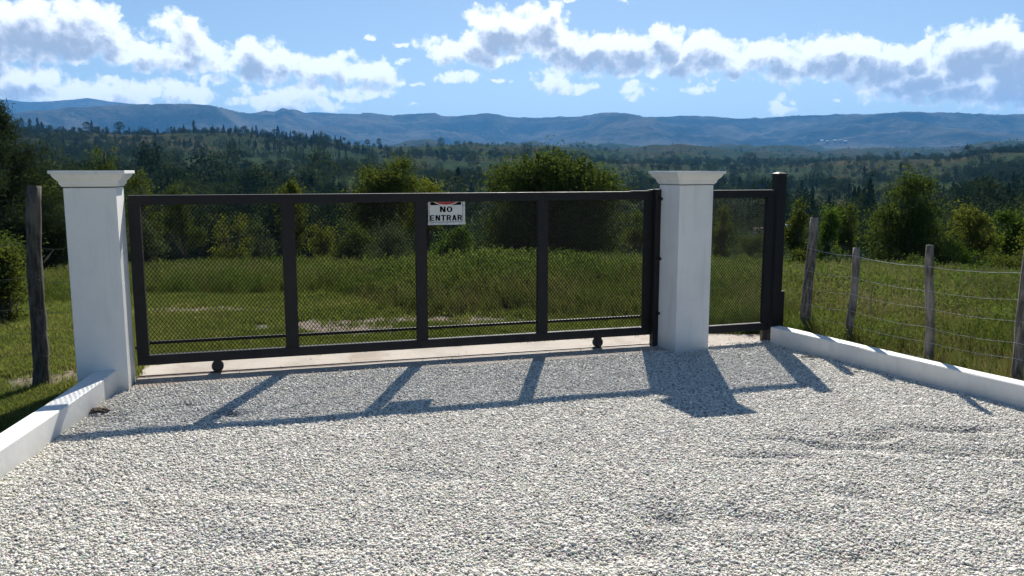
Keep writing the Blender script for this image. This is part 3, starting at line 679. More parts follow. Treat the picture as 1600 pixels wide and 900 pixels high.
def build_right_fence():
    r = empty('wire_fence', (3.9, 7.4, 0), 0, 'rustic wooden post and wire fence behind the right kerb wall', 'fence')
    def foot(px, py): v = at(px, py, .165) * 1.03; return Vector((v.x, v.y, -.1))
    f1, f2, f3, f4 = foot(1256, 516), foot(1324, 530), foot(1452, 559), foot(1586, 592)
    B = [(f1, at_y(1272, 340, f1.y + .12), .052, .042), (f2, at_y(1340, 387, f2.y + .08), .037, .033), (f3, at_y(1454, 383, f3.y), .038, .033), (f4, at_y(1613, 345, f4.y + .1), .043, .037),
         (Vector((4.75, 4.25, -.1)), Vector((4.77, 4.25, 1.15)), .045, .04), (Vector((5.9, 2.0, -.1)), Vector((5.92, 2.0, 1.2)), .045, .04)]
    for b, t, r0, r1 in B:
        o = rough_post(r, b, t, r0, r1); 
    for o in r.children: o.location = -Vector((3.9, 7.4, 0))
    off = -Vector((3.9, 7.4, 0))
    for k, h in enumerate((0.93, 0.72, 0.56, 0.40, 0.27, 0.12)):
        pts = []
        for i, (b, t, r0, r1) in enumerate(B):
            q = (h - b.z) / (t.z - b.z) if i not in (1, 2) else (h * .97 - b.z) / (t.z - b.z)
            q = min(q, .97); p = b.lerp(t, q); n = Vector((-.90, -.42, 0)); pts.append(p + n * (r1 + .004) + Vector((0, 0, random.uniform(-.01, .01))))
        w = wire_run(r, pts, .0022 if k == 0 else .0015, .012 + .01 * random.random()); w.location = off
    d = MB().tube([f2.lerp(f3, .28) + Vector((0, 0, .75)), f2.lerp(f3, .28) + Vector((0, 0, .50))], .006, 6, wob=.2).build('dropper', BARK, r); d.location = off
build_right_fence()
def build_left_fence():
    base = Vector((-3.84, 6.55, 0)); r = empty('wire_fence', base, 0, 'wooden post and wire fence on the grass beyond the left pillar', 'fence')
    top = at_y(52, 290, 6.60)
    o = rough_post(r, (-3.80, 6.52, -.12), top, .060, .052); o.location = -base; o.data.materials.clear(); o.data.materials.append(DBARK)
    B2 = Vector((-6.6, 5.2, -.1)); T2 = Vector((-6.65, 5.2, 1.4)); B3 = Vector((-9.4, 3.9, -.1)); T3 = Vector((-9.4, 3.9, 1.4))
    for b, t in ((B2, T2), (B3, T3)): o = rough_post(r, b, t, .06, .05); o.location = -base
    for h in (1.12, .86, .62, .42, .26):
        a = Vector((-3.80, 6.52, -.12)).lerp(top, (h + .12) / (top.z + .12)); p2 = B2.lerp(T2, (h + .1) / 1.5); p3 = B3.lerp(T3, (h + .1) / 1.5)
        pil = G(-.375, -.2, h)
        w = wire_run(r, [pil, a + Vector((0, -.06, 0)), p2 + Vector((0, -.055, 0)), p3], .0015, .03); w.location = -base
        w.data.materials.clear(); w.data.materials.append(DARKW)
DBARK = m_bark('dark_post', (0.03, 0.024, 0.019), (0.105, 0.09, 0.075))
DARKW = m_simple('old_wire', (0.10, 0.09, 0.08), 0.5, (0.05, 0.04, 0.03), 20, 0.5)
build_left_fence()
# stub hook branch behind the left post
o = MB().tube([at_y(64, 414, 7.2), at_y(76, 400, 7.2), at_y(83, 391, 7.2)], [.010, .008, .004], 6, wob=.15).build('dead_branch', BARK); tag(o, 'short bare branch slanting up behind the left fence post', 'branch')

# ---------------------------------------------------------------- plants
def leaf_quads(C, size, aspect, rng, upbias=0.3, droop=0.0):
    n = len(C); d = rng.normal(size=(n, 3)); d[:, 2] += upbias; d /= np.linalg.norm(d, axis=1, keepdims=True)
    e = rng.normal(size=(n, 3)); e -= (e * d).sum(1, keepdims=True) * d; e /= np.linalg.norm(e, axis=1, keepdims=True)
    s = size * rng.uniform(.6, 1.35, (n, 1)); a = d * s * .5; b = e * s * .5 * aspect
    V = np.stack([C - a, C + b * 1.0 - a * .1, C + a, C - b * 1.0 - a * .1], 1).reshape(-1, 3)
    return V, np.arange(4 * n).reshape(-1, 4)
def crown_points(lobes, n_cl, per, rad, rng, shell=0.55):
    """clusters in ellipsoid lobes (cx,cy,cz,rx,ry,rz), denser near the surface"""
    vol = np.array([l[3] * l[4] * l[5] for l in lobes]) ** .8; vol = vol / vol.sum(); C = []; 
    for l, k in zip(lobes, rng.multinomial(n_cl, vol)):
        d = rng.normal(size=(k, 3)); d /= np.linalg.norm(d, axis=1, keepdims=True)
        nb_ = max(4, k // 9); db = rng.normal(size=(nb_, 3)); db /= np.linalg.norm(db, axis=1, keepdims=True)
        rb = rng.uniform(.35, .86, nb_) ** .6; bough = db * rb[:, None]; which = rng.integers(0, nb_, k)
        q = bough[which] + rng.normal(size=(k, 3)) * np.array([.15, .15, .11]) * rng.uniform(.6, 1.4, nb_)[which][:, None]
        far_ = rng.random(k) < .22; q[far_] = (d * (rng.random(k) ** .5)[:, None])[far_]
        ln = np.linalg.norm(q, axis=1, keepdims=True); q = q / np.maximum(ln, 1e-6) * np.minimum(ln, 1.05)
        C.append(np.array(l[:3]) + q * np.array(l[3:]))
    C = np.concatenate(C); C = C[C[:, 2] > 0.05]
    w = rng.lognormal(0, .35, len(C)) * rad
    P = np.repeat(C, per, 0) + rng.normal(size=(len(C) * per, 3)) * np.repeat(w, per)[:, None] * np.array([1, 1, .75]) * .55
    return C, P[P[:, 2] > 0.02]
def limbs(mb, lobes, C, rng, h, r0, nstem=1, spread=.12, nb=26):
    """trunk forks and limbs that end inside the crown's clusters"""
    stems = []
    for k in range(nstem):
        l = lobes[k % len(lobes)]; a = rng.uniform(0, 2*pi)
        base = Vector((cos(a) * spread * .4, sin(a) * spread * .4, -.15)); tip = Vector((l[0] + rng.uniform(-.1,.1)*l[3], l[1], l[2] + l[5] * .45))
        pts = []; m = 8
        for i in range(m + 1):
            t = i / m; p = base.lerp(tip, t); p += Vector((sin(t * 5 + a) * .05 * h * .3, cos(t * 4 + a) * .04 * h * .3, 0)) * t; pts.append(p)
        rr = r0 / math.sqrt(nstem) ; mb.tube(pts, [rr * (1 - .82 * i / m) * (1.35 if i == 0 else 1) for i in range(m + 1)], 7, wob=.06); stems.append(pts)
    sel = C[rng.choice(len(C), min(nb, len(C)), replace=False)]
    for c in sel:
        st = stems[int(rng.integers(0, len(stems)))]; c = Vector(c)
        i = max(1, min(len(st) - 2, int(len(st) * (c.z * .55) / max(h, .1)))); a = st[i]; mid = a.lerp(c, .5) + Vector((0, 0, -.05 * (c - a).length)) + Vector(rng.normal(size=3)) * .04 * (c - a).length
        q = r0 * .32 * (1 - i / len(st)); mb.tube([a, mid, c], [max(q, .008), max(q * .6, .006), .004], 5)
def make_tree(name, loc, lobes, n_cl, per, rad, leaf, aspect, lm, bm_, label, cat='tree', group=None, r0=.1, nstem=1, seed=1, nb=26, spread=.2, twigs=0, rz=0):
    rng = np.random.default_rng(seed); h = max(l[2] + l[5] for l in lobes)
    r = empty(name, loc, rz, label, cat, group)
    C, P = crown_points(lobes, n_cl, per, rad, rng)
    if twigs:   # upright shoots that break the outline
        top = C[rng.choice(len(C), twigs)]; top = top[top[:, 2] > h * .45]; ex = []
        for t in top:
            L = rng.uniform(.2, .55) * h * .085 + .06; d = np.array([rng.normal() * .22, rng.normal() * .22, 1.0]); k = int(14 * max(1, per / 30))
            tt = rng.random(k)[:, None]; ex.append(t + d * L * (0.2 + tt * 1.2) + rng.normal(size=(k, 3)) * .035 * (1.2 - tt))
        P = np.concatenate([P] + ex)
    V, Fq = leaf_quads(P, leaf, aspect, rng); link('crown', npmesh('crown', V, Fq), lm, r)
    mb = MB(); limbs(mb, lobes, C, rng, h, r0, nstem, spread, nb); mb.build('trunk', bm_, r, smooth=True)
    return r
TRUNK = m_bark('tree_bark', (0.035, 0.028, 0.022), (0.11, 0.095, 0.08)); PALEB = m_bark('pale_bark', (0.07, 0.06, 0.05), (0.22, 0.20, 0.17))
L_DARK = m_leaf('leaf_dark', (0.045, 0.066, 0.022), (0.070, 0.092, 0.028), (0.13, 0.15, 0.05), .40)
L_OLIVE = m_leaf('leaf_olive', (0.055, 0.075, 0.020), (0.095, 0.11, 0.028), (0.14, 0.145, 0.045), .42)
L_YEL = m_leaf('leaf_yellow_green', (0.10, 0.12, 0.022), (0.14, 0.145, 0.03), (0.19, 0.18, 0.05), .45)
L_GREY = m_leaf('leaf_grey_green', (0.06, 0.08, 0.045), (0.085, 0.105, 0.06), (0.15, 0.17, 0.11), .35)
L_GREEN = m_leaf('leaf_green', (0.055, 0.09, 0.018), (0.08, 0.125, 0.025), (0.12, 0.16, 0.04), .45)
L_NEED = m_leaf('pine_needle', (0.028, 0.042, 0.022), (0.045, 0.06, 0.032), (0.085, 0.10, 0.06), .2)

def gbase(px, d): return gpt(px, d)
def tree_px(name, px0, px1, ytop, d, lm, label, ybase=None, n=200, per=45, leaf=.07, aspect=.5, lobes=None, seed=1, fill=1.0, **k):
    """tree spanning columns px0..px1, top at row ytop, standing on the ground d metres away"""
    c = (px0 + px1) / 2; g = gbase(c, d); w = (px1 - px0) / F * d * .99 / 2; dd = g.y
    top = EYE + d * slope_of(c, ytop); h = (top - g.z)
    lo = lobes or [(0, 0, .58, 1.0, .9, .44)]
    L = [(a * w, b * w, z * h, rx * w, ry * w, rz * h) for a, b, z, rx, ry, rz in lo]
    return make_tree(name, g, L, n, per, .16 * w ** .5 * h ** .25 + .05, leaf, aspect, lm, k.pop('bark', TRUNK), label, seed=seed, r0=k.pop('r0', .035 * h ** .9 + .01), rz=atan(-(c - 800) / F), **k)
# dense one right of centre
tree_px('broadleaf_tree', 757, 975, 229, 27, L_DARK, 'large dense round dark green tree behind the gate, right of the sign', n=1250, per=55, leaf=.095, seed=3, twigs=420, nstem=4, nb=60,
        lobes=[(-.52, 0, .60, .46, .6, .33), (-.1, 0, .66, .5, .65, .33), (.32, .1, .64, .50, .6, .33), (.66, 0, .48, .36, .5, .36), (-.74, 0, .38, .28, .5, .34), (0, 0, .34, .92, .8, .28), (.1, 0, .15, .85, .8, .15)])
tree_px('broadleaf_tree', 545, 668, 246, 34, L_OLIVE, 'olive green tree with forked trunk behind the gate, left of the sign', n=420, per=55, leaf=.09, seed=5, twigs=160, nstem=3, nb=40, r0=.14,
        lobes=[(-.35, 0, .76, .50, .6, .20), (.25, 0, .82, .5, .6, .19), (0, 0, .62, .92, .8, .22), (-.55, 0, .45, .4, .5, .18)])
tree_px('broadleaf_tree', 625, 702, 264, 37, L_YEL, 'yellowish green tree crown just above the sign', n=240, per=50, leaf=.09, seed=6, twigs=80, nstem=2, nb=24,
        lobes=[(-.1, 0, .80, .7, .7, .20), (.3, 0, .62, .65, .7, .24), (-.3, 0, .5, .6, .6, .2)])
tree_px('shrub', 520, 590, 335, 26, L_DARK, 'dark low shrub under the forked olive tree, at its left', n=150, per=45, leaf=.06, seed=7, nstem=3, cat='shrub', lobes=[(-.3, 0, .5, .6, .7, .45), (.35, 0, .45, .6, .7, .42)])
tree_px('shrub', 575, 655, 325, 24, L_GREY, 'grey green feathery shrub under the forked olive tree', n=220, per=45, leaf=.055, aspect=.3, seed=8, nstem=4, cat='shrub', twigs=60, lobes=[(-.2, 0, .6, .6, .7, .38), (.35, 0, .42, .6, .7, .38), (-.5, 0, .35, .5, .6, .32)])
tree_px('shrub', 668, 745, 350, 22, L_GREEN, 'bright green leafy shrub below the sign', n=200, per=45, leaf=.06, seed=9, nstem=4, cat='shrub', twigs=70, lobes=[(-.4, 0, .5, .5, .7, .42), (.3, 0, .55, .55, .7, .42), (0, 0, .3, .9, .8, .28)])
tree_px('shrub', 738, 800, 385, 17.5, L_GREEN, 'green bush in the weeds at the left foot of the large dense tree', n=120, per=45, leaf=.05, seed=10, nstem=4, cat='shrub', twigs=50, lobes=[(-.4, 0, .5, .5, .7, .42), (.3, 0, .45, .6, .7, .42)])
tree_px('shrub', 845, 905, 385, 20, L_GREEN, 'green bush in the weeds right in front of the large dense tree', n=120, per=40, leaf=.05, seed=61, nstem=4, cat='shrub', twigs=50, lobes=[(-.4, 0, .5, .5, .7, .42), (.3, 0, .45, .6, .7, .42)])
tree_px('broadleaf_tree', 262, 322, 272, 40, L_DARK, 'slender dark tree with a thin trunk behind the left mesh bay', n=170, per=42, leaf=.08, seed=11, twigs=40, nstem=1, r0=.09, lobes=[(0, 0, .80, .6, .6, .18), (-.2, 0, .6, .8, .7, .2), (.2, 0, .42, .7, .6, .16)])
tree_px('broadleaf_tree', 205, 262, 262, 46, L_OLIVE, 'olive green tree right beside the left pillar cap', n=170, per=42, leaf=.09, seed=12, twigs=60, nstem=2, lobes=[(0, 0, .75, .8, .7, .24), (-.3, 0, .5, .8, .7, .24), (.3, 0, .45, .7, .6, .2)])
tree_px('broadleaf_tree', 148, 204, 216, 62, L_DARK, 'tall leafy tree rising behind the left pillar cap', n=240, per=42, leaf=.12, seed=13, twigs=70, nstem=1, lobes=[(0, 0, .86, .6, .6, .12), (-.1, 0, .72, .95, .8, .16), (.1, 0, .52, .9, .7, .2)])
tree_px('broadleaf_tree', 436, 486, 284, 33, L_OLIVE, 'narrow olive tree behind the first gate stile', n=170, per=42, leaf=.08, seed=14, twigs=60, nstem=1, r0=.1, lobes=[(0, 0, .78, .8, .7, .21), (.1, 0, .55, .9, .8, .22), (.2, 0, .35, .6, .6, .15)])
tree_px('shrub', 330, 398, 318, 44, L_YEL, 'yellow green shrub in the left mesh bay beyond the lawn', n=120, per=40, leaf=.09, seed=15, nstem=3, cat='shrub', lobes=[(-.3, 0, .5, .6, .7, .45), (.35, 0, .45, .6, .7, .42)])
tree_px('shrub', 390, 432, 330, 37, L_GREY, 'grey green shrub just left of the first gate stile', n=110, per=40, leaf=.07, seed=16, nstem=3, cat='shrub', lobes=[(0, 0, .55, .9, .8, .45)])
tree_px('shrub', 480, 530, 318, 42, L_YEL, 'yellow green shrub just right of the first gate stile', n=130, per=40, leaf=.08, seed=17, nstem=3, cat='shrub', twigs=30, lobes=[(0, 0, .6, .9, .8, .4), (.2, 0, .3, .9, .8, .3)])
tree_px('shrub', 205, 258, 330, 30, L_GREY, 'grey green shrub behind the left stile of the gate', n=130, per=40, leaf=.065, seed=18, nstem=3, cat='shrub', twigs=30, lobes=[(0, 0, .55, .9, .8, .42)])
tree_px('broadleaf_tree', 965, 1024, 322, 44, L_OLIVE, 'small olive tree seen just left of the middle pillar', n=150, per=40, leaf=.08, seed=19, nstem=2, twigs=50, lobes=[(-.2, 0, .65, .7, .7, .3), (.3, 0, .5, .7, .7, .3)])
tree_px('broadleaf_tree', 1108, 1140, 322, 30, L_OLIVE, 'thin light green tree seen just right of the middle pillar', n=120, per=40, leaf=.07, seed=20, nstem=1, twigs=40, lobes=[(0, 0, .65, .9, .8, .32), (0, 0, .35, .8, .7, .2)])
tree_px('shrub', 1140, 1198, 352, 48, L_DARK, 'dark round shrub behind the short side panel', n=170, per=40, leaf=.08, seed=21, nstem=3, cat='shrub', lobes=[(0, 0, .55, .95, .8, .42)])
# right of the post
tree_px('sapling', 1222, 1262, 312, 26, L_OLIVE, 'leafy sapling right beside the tall black post', n=150, per=38, leaf=.065, seed=22, nstem=2, twigs=60, bark=PALEB, cat='tree', lobes=[(0, 0, .80, .6, .6, .18), (-.2, 0, .55, .85, .7, .24), (.2, 0, .3, .7, .7, .2)])
tree_px('sapling', 1268, 1310, 318, 27, L_GREEN, 'leafy sapling behind the leaning first fence post', n=150, per=38, leaf=.065, seed=23, nstem=2, twigs=60, bark=PALEB, cat='tree', lobes=[(.1, 0, .78, .6, .6, .2), (-.2, 0, .5, .85, .7, .25), (.3, 0, .3, .7, .7, .2)])
tree_px('sapling', 1296, 1334, 316, 31, L_OLIVE, 'forked pale stemmed sapling left of the dark conifer', n=170, per=38, leaf=.07, seed=24, nstem=3, twigs=60, bark=PALEB, cat='tree', r0=.1, spread=.8, lobes=[(-.5, 0, .80, .45, .6, .17), (.4, 0, .74, .5, .6, .2), (0, 0, .45, .8, .7, .2)])
tree_px('broadleaf_tree', 1350, 1478, 266, 29, L_DARK, 'broad dark tree with shadowed base behind the middle fence post', n=520, per=50, leaf=.09, aspect=.4, seed=25, nstem=3, nb=60, twigs=200, cat='tree',
        lobes=[(.05, 0, .80, .32, .5, .18), (-.15, 0, .62, .60, .7, .24), (.35, 0, .55, .5, .7, .25), (-.45, 0, .42, .5, .6, .28), (.15, 0, .30, .85, .8, .28), (.65, 0, .3, .3, .5, .2)])
tree_px('broadleaf_tree', 1476, 1550, 318, 33, L_YEL, 'yellow green tree right of the dark broad tree', n=260, per=45, leaf=.075, seed=26, nstem=2, twigs=90, lobes=[(-.1, 0, .74, .55, .6, .25), (.4, 0, .55, .55, .6, .25), (-.4, 0, .42, .6, .6, .26)])
tree_px('broadleaf_tree', 1540, 1592, 322, 36, L_GREEN, 'mid green leafy tree near the right end of the tree row', n=220, per=42, leaf=.08, seed=27, nstem=2, twigs=90, lobes=[(0, 0, .72, .7, .6, .26), (.3, 0, .45, .7, .6, .26), (-.4, 0, .4, .6, .6, .24)])
tree_px('broadleaf_tree', 1588, 1665, 312, 34, L_OLIVE, 'olive tree cut by the right edge of the view', n=240, per=42, leaf=.08, seed=28, nstem=2, twigs=90, lobes=[(-.3, 0, .74, .55, .6, .25), (.4, 0, .62, .6, .6, .25), (0, 0, .4, .9, .7, .26)])
for i, (a, b, y, d, m_, lb) in enumerate([(1228, 1262, 382, 24, L_OLIVE, 'low olive bush in the tall grass near the black post'), (1286, 1330, 385, 24, L_GREY, 'low grey green bush left of the second fence post'),
      (1478, 1530, 372, 27, L_GREEN, 'low green bush under the yellow green tree'), (1535, 1600, 378, 27, L_OLIVE, 'low olive bush near the last visible fence post'), (1408, 1452, 392, 25, L_DARK, 'low dark bush at the foot of the broad dark tree'), (918, 975, 388, 24, L_GREEN, 'low green bush in the weeds left of the middle pillar')]):
    tree_px('shrub', a, b, y, d, m_, lb, n=110, per=38, leaf=.05, seed=40 + i, nstem=3, twigs=30, cat='shrub', lobes=[(-.3, 0, .5, .6, .7, .42), (.35, 0, .42, .6, .7, .4)])

def pine(name, loc, h, w, label, seed=1, whorls=16, tuft=90, nl=.16, m_=None, group=None, start=.12, irregular=.25):
    rng = np.random.default_rng(seed); r = empty(name, loc, 0, label, 'tree', group); mb = MB()
    mb.tube([(0, 0, -.3), (.02 * h * .1, 0, h * .3), (-.02, .02, h * .65), (0, 0, h)], [.028 * h, .022 * h, .013 * h, .004 * h], 8, wob=.05)
    P = []
    for k in range(whorls):
        t = start + (1 - start) * (k + .5) / whorls; z = t * h; reach = w * (1 - t) ** .72 * (1 + irregular * rng.normal()) + .05 * w
        for b in range(int(rng.integers(5, 8))):
            a = rng.uniform(0, 2*pi); L = max(.08, reach * rng.uniform(.6, 1.15)); e = rng.uniform(.05, .42)
            tip = Vector((cos(a) * L, sin(a) * L, z + e * L)); mid = Vector((cos(a) * L * .5, sin(a) * L * .5, z + e * L * .35))
            mb.tube([(0, 0, z - .02 * h), mid, tip], [.006 * h, .004 * h, .0015 * h], 5)
            for q in np.linspace(.3, 1.05, max(3, int(L / (.09 * w) * 1.0))):
                p = (Vector((0, 0, z)).lerp(mid, q * 2) if q < .5 else mid.lerp(tip, q * 2 - 1)); P.append(np.array(p) + rng.normal(size=(tuft // 4, 3)) * (.055 * w + .02) * (.5 + .7 * q))
    P = np.concatenate(P); V, Fq = leaf_quads(P, nl, .14, rng, .5); link('crown', npmesh('crown', V, Fq), m_ or L_NEED, r); mb.build('trunk', TRUNK, r, smooth=True); return r
g = gpt(14, 24); pine('pine_tree', g, EYE + 24 * slope_of(12, 166) - g.z, 1.9, 'tall dark pine at the left edge of the view', 31, whorls=19, tuft=330, nl=.15, irregular=.38, start=.06)
tree_px('broadleaf_tree', 38, 132, 262, 27, L_DARK, 'dark bushy tree between the left fence post and the left pillar', n=420, per=55, leaf=.075, seed=32, nstem=3, nb=30, twigs=90, lobes=[(-.35, 0, .66, .6, .7, .33), (.3, 0, .55, .65, .7, .33), (0, 0, .3, .95, .8, .28)])
tree_px('broadleaf_tree', -70, 40, 345, 20, L_DARK, 'dark low tree under the tall pine at the left edge', n=380, per=55, leaf=.07, seed=33, nstem=3, nb=30, twigs=60, lobes=[(-.35, 0, .6, .6, .7, .38), (.3, 0, .55, .6, .7, .35), (0, 0, .3, .95, .8, .28)])
tree_px('shrub', -30, 32, 366, 11.5, L_OLIVE, 'olive brambly bush left of the left fence post', n=190, per=40, leaf=.045, seed=34, nstem=4, nb=30, cat='shrub', twigs=60, lobes=[(-.3, 0, .55, .6, .7, .42), (.35, 0, .42, .6, .7, .4)])
# out of view to the sides: a few more so that the row goes on
tree_px('broadleaf_tree', -260, -110, 235, 30, L_DARK, 'dark tree beyond the left edge of the view', n=300, per=45, leaf=.1, seed=35, nstem=2)
tree_px('broadleaf_tree', 1700, 1830, 300, 32, L_OLIVE, 'olive tree beyond the right edge of the view', n=260, per=45, leaf=.1, seed=36, nstem=2)

# ---------------------------------------------------------------- grass and weeds
def blade_tuft(rng, n, h, spread, w, lean=.5, seg=2):
    V = []; Fc = []
    for _ in range(n):
        a = rng.uniform(0, 2*pi); r = spread * math.sqrt(rng.random()); x, y = r * cos(a), r * sin(a); b = rng.uniform(0, 2*pi); hh = h * rng.uniform(.55, 1.15); ln = hh * lean * rng.uniform(.1, 1)
        dx, dy = cos(b), sin(b); sx, sy = -dy * w * .5, dx * w * .5
        k = len(V)
        V += [(x - sx, y - sy, -.01), (x + sx, y + sy, -.01), (x + dx*ln*.35 + sx*.8, y + dy*ln*.35 + sy*.8, hh*.6), (x + dx*ln*.35 - sx*.8, y + dy*ln*.35 - sy*.8, hh*.6), (x + dx*ln, y + dy*ln, hh*.97), (x + dx*ln*1.02, y + dy*ln*1.02, hh)]
        Fc += [(k, k+1, k+2, k+3), (k+3, k+2, k+5, k+4)]
    return npmesh('tuft', V, Fc)
def weed(rng, h, stems, leaf, head=False):
    P = []; V = []; Fc = []
    for _ in range(stems):
        a = rng.uniform(0, 2*pi); r = .10 * rng.random(); hh = h * rng.uniform(.6, 1.1); lean = rng.uniform(0, .28) * hh
        x0, y0 = r * cos(a), r * sin(a); x1, y1 = x0 + cos(a) * lean, y0 + sin(a) * lean; w = .0045; k = len(V)
        V += [(x0 - w, y0, -.02), (x0 + w, y0, -.02), (x1 + w * .5, y1, hh), (x1 - w * .5, y1, hh)]; Fc.append((k, k+1, k+2, k+3))
        m = int(14 * hh / .5) + 4
        for i in range(m):
            t = rng.uniform(.12, 1.0); P.append((x0 + (x1-x0)*t + rng.normal()*.028*(1.25-t), y0 + (y1-y0)*t + rng.normal()*.028*(1.25-t), hh*t + rng.normal()*.01))
    P = np.array(P); V2, F2 = leaf_quads(P, leaf, .35, rng, .5)
    k = len(V); return npmesh('weed', np.concatenate([np.array(V), V2]), np.concatenate([np.array(Fc), F2 + k]))
rg = np.random.default_rng(77)
LAWN = m_inst_grass('lawn_grass', [(0.0, (0.085, 0.105, 0.035)), (0.4, (0.14, 0.165, 0.05)), (0.7, (0.20, 0.205, 0.075)), (1.0, (0.27, 0.23, 0.12))], .45)
TALL = m_inst_grass('tall_grass', [(0.0, (0.05, 0.072, 0.018)), (0.3, (0.075, 0.10, 0.024)), (0.5, (0.12, 0.125, 0.045)), (0.75, (0.17, 0.145, 0.08)), (1.0, (0.21, 0.165, 0.11))], .45)
WEED = m_inst_grass('weed_leaf', [(0.0, (0.05, 0.08, 0.022)), (0.3, (0.085, 0.125, 0.03)), (0.55, (0.13, 0.165, 0.045)), (0.8, (0.16, 0.18, 0.065)), (1.0, (0.19, 0.17, 0.09))], .4)
def soil_mask(X, Y):
    v = np.full(X.shape, -9.0)
    for (x, y, rx, ry) in SOIL: v = np.maximum(v, 1 - np.hypot((X - x) / rx, (Y - y) / ry))
    return v + fbm(X * 2.5, Y * 2.5, 3) * .5
def in_drive(X, Y, mg=0.0):
    s, n = s_of(X, Y), n_of(X, Y)
    a = (X > xl(Y) - .17 - mg) & (X < xr(Y) + .15 + mg) & (n < STRIP_N1)
    b = (s > -.02) & (s < 6.05) & (n > -.4) & (n < STRIP_N1 + .02 - np.maximum(0, s - 5.0) * .35)
    c = (s > -.40) & (s < 0) & (n > -.42) & (n < 0)
    return ((a & (n < 0) & (Y < 8.3)) | b | c)
def tall_mask(X, Y):
    """1 where tall weeds grow: everything right of the mown corner, and beyond it"""
    px = 800 + F * X / np.maximum(Y, 1)
    edge = np.interp(px, [-400, 0, 120, 240, 440, 560, 640, 700, 860, 1020, 1240, 1700], [14.5, 13.5, 14.0, 14.8, 14.2, 12.2, 10.8, 10.2, 9.5, 9.2, 7.5, 6.0])
    return (Y - edge) / 1.5 + fbm(X * .8, Y * .8, 3) * .9
def field_points(n, dmin, dmax, power=1.0):
    a = rg.uniform(-.72, .72, n); u = rg.random(n); d = dmin * (dmax / dmin) ** (u ** power); return d * np.sin(a), d * np.cos(a), d
# lawn
X, Y, d = field_points(150000, 4.3, 32); ok = ~in_drive(X, Y) & (rg.random(len(X)) < np.clip(1.15 - soil_mask(X, Y) * 2.6, .07, 1)) & ~((tall_mask(X, Y) > .7) & (rg.random(len(X)) < .6))
X, Y, d = X[ok], Y[ok], d[ok]; n = len(X); s = np.clip(.62 + d * .035, .7, 1.5) * rg.uniform(.6, 1.3, n) * (1 + .5 * np.clip(fbm(X * 1.3, Y * 1.3, 3), -.6, 1))
coll = templates('lawn_tuft', [blade_tuft(rg, 26, .055, .085, .0065, .9) for _ in range(5)], LAWN)
scatter('lawn_grass', np.stack([X, Y, ground_z(X, Y)], 1), np.stack([rg.normal(0, .1, n), rg.normal(0, .1, n), rg.uniform(0, 6.3, n)], 1), np.stack([s, s, s * .9], 1), rg.integers(0, 5, n), coll, 'short green grass growing on both sides of the gate', 'grass')
# tall grass
X, Y, d = field_points(40000, 6.0, 50); ok = ~in_drive(X, Y, .05) & (tall_mask(X, Y) > .1 + rg.normal(0, .25, len(X)))
X, Y, d = X[ok], Y[ok], d[ok]; n = len(X); s = .78 * rg.uniform(.6, 1.3, n) * np.clip(.5 + tall_mask(X, Y) * .25, .4, 1.05) * (1 + .35 * fbm(X * .35 + 9, Y * .35, 3))
coll = templates('tall_tuft', [blade_tuft(rg, 30, .42, .13, .008, .55) for _ in range(5)], TALL)
scatter('tall_grass', np.stack([X, Y, ground_z(X, Y)], 1), np.stack([rg.normal(0, .1, n), rg.normal(0, .1, n), rg.uniform(0, 6.3, n)], 1), np.stack([s, s, s], 1), rg.integers(0, 5, n), coll, 'tall seeding grass filling the field beyond the fence and gate', 'grass')
# leafy weeds
X, Y, d = field_points(60000, 5.0, 48); ok = ~in_drive(X, Y, .08) & (tall_mask(X, Y) > .35 + rg.normal(0, .2, len(X))) & (fbm(X * .45 + 3, Y * .45 + 3, 3) > -.35)
X, Y, d = X[ok], Y[ok], d[ok]; n = len(X); s = .8 * rg.uniform(.5, 1.3, n) * np.clip(.5 + tall_mask(X, Y) * .25, .4, 1.05) * (1 + .45 * fbm(X * .3, Y * .3 + 5, 3))
coll = templates('weed_plant', [weed(rg, .50, 7, .055) for _ in range(5)], WEED)
scatter('weeds', np.stack([X, Y, ground_z(X, Y)], 1), np.stack([rg.normal(0, .08, n), rg.normal(0, .08, n), rg.uniform(0, 6.3, n)], 1), np.stack([s, s, s], 1), rg.integers(0, 5, n), coll, 'leafy green weeds standing among the tall grass', 'weeds')

def stalks(rng, n, h):
    V = []; Fc = []; P = []
    for _ in range(n):
        a = rng.uniform(0, 6.28); x, y = rng.normal(0, .09, 2); hh = h * rng.uniform(.7, 1.15); lx, ly = cos(a) * hh * .15, sin(a) * hh * .15; w = .0035; k = len(V)
        V += [(x - w, y, 0), (x + w, y, 0), (x + lx + w * .6, y + ly, hh), (x + lx - w * .6, y + ly, hh)]; Fc.append((k, k+1, k+2, k+3))
        for i in range(9): t = rng.uniform(.8, 1.08); P.append((x + lx * t + rng.normal() * .009, y + ly * t + rng.normal() * .009, hh * t))
    V2, F2 = leaf_quads(np.array(P), .030, .35, rng, 1.5); k = len(V); return npmesh('stalk', np.concatenate([np.array(V), V2]), np.concatenate([np.array(Fc), F2 + k]))
DRY = m_inst_grass('dry_stalk', [(0.0, (0.10, 0.105, 0.045)), (0.5, (0.17, 0.155, 0.08)), (1.0, (0.30, 0.26, 0.17))], .3)
X, Y, d = field_points(19000, 5.5, 46); ok = ~in_drive(X, Y, .08) & (tall_mask(X, Y) > .4 + rg.normal(0, .2, len(X))) & (fbm(X * .5 + 13, Y * .5 + 23, 3) > -.05)
X, Y, d = X[ok], Y[ok], d[ok]; n = len(X); s = rg.uniform(.7, 1.2, n) * np.clip(.45 + tall_mask(X, Y) * .15, .4, .82)
coll = templates('stalk_clump', [stalks(rg, 7, .55) for _ in range(5)], DRY)
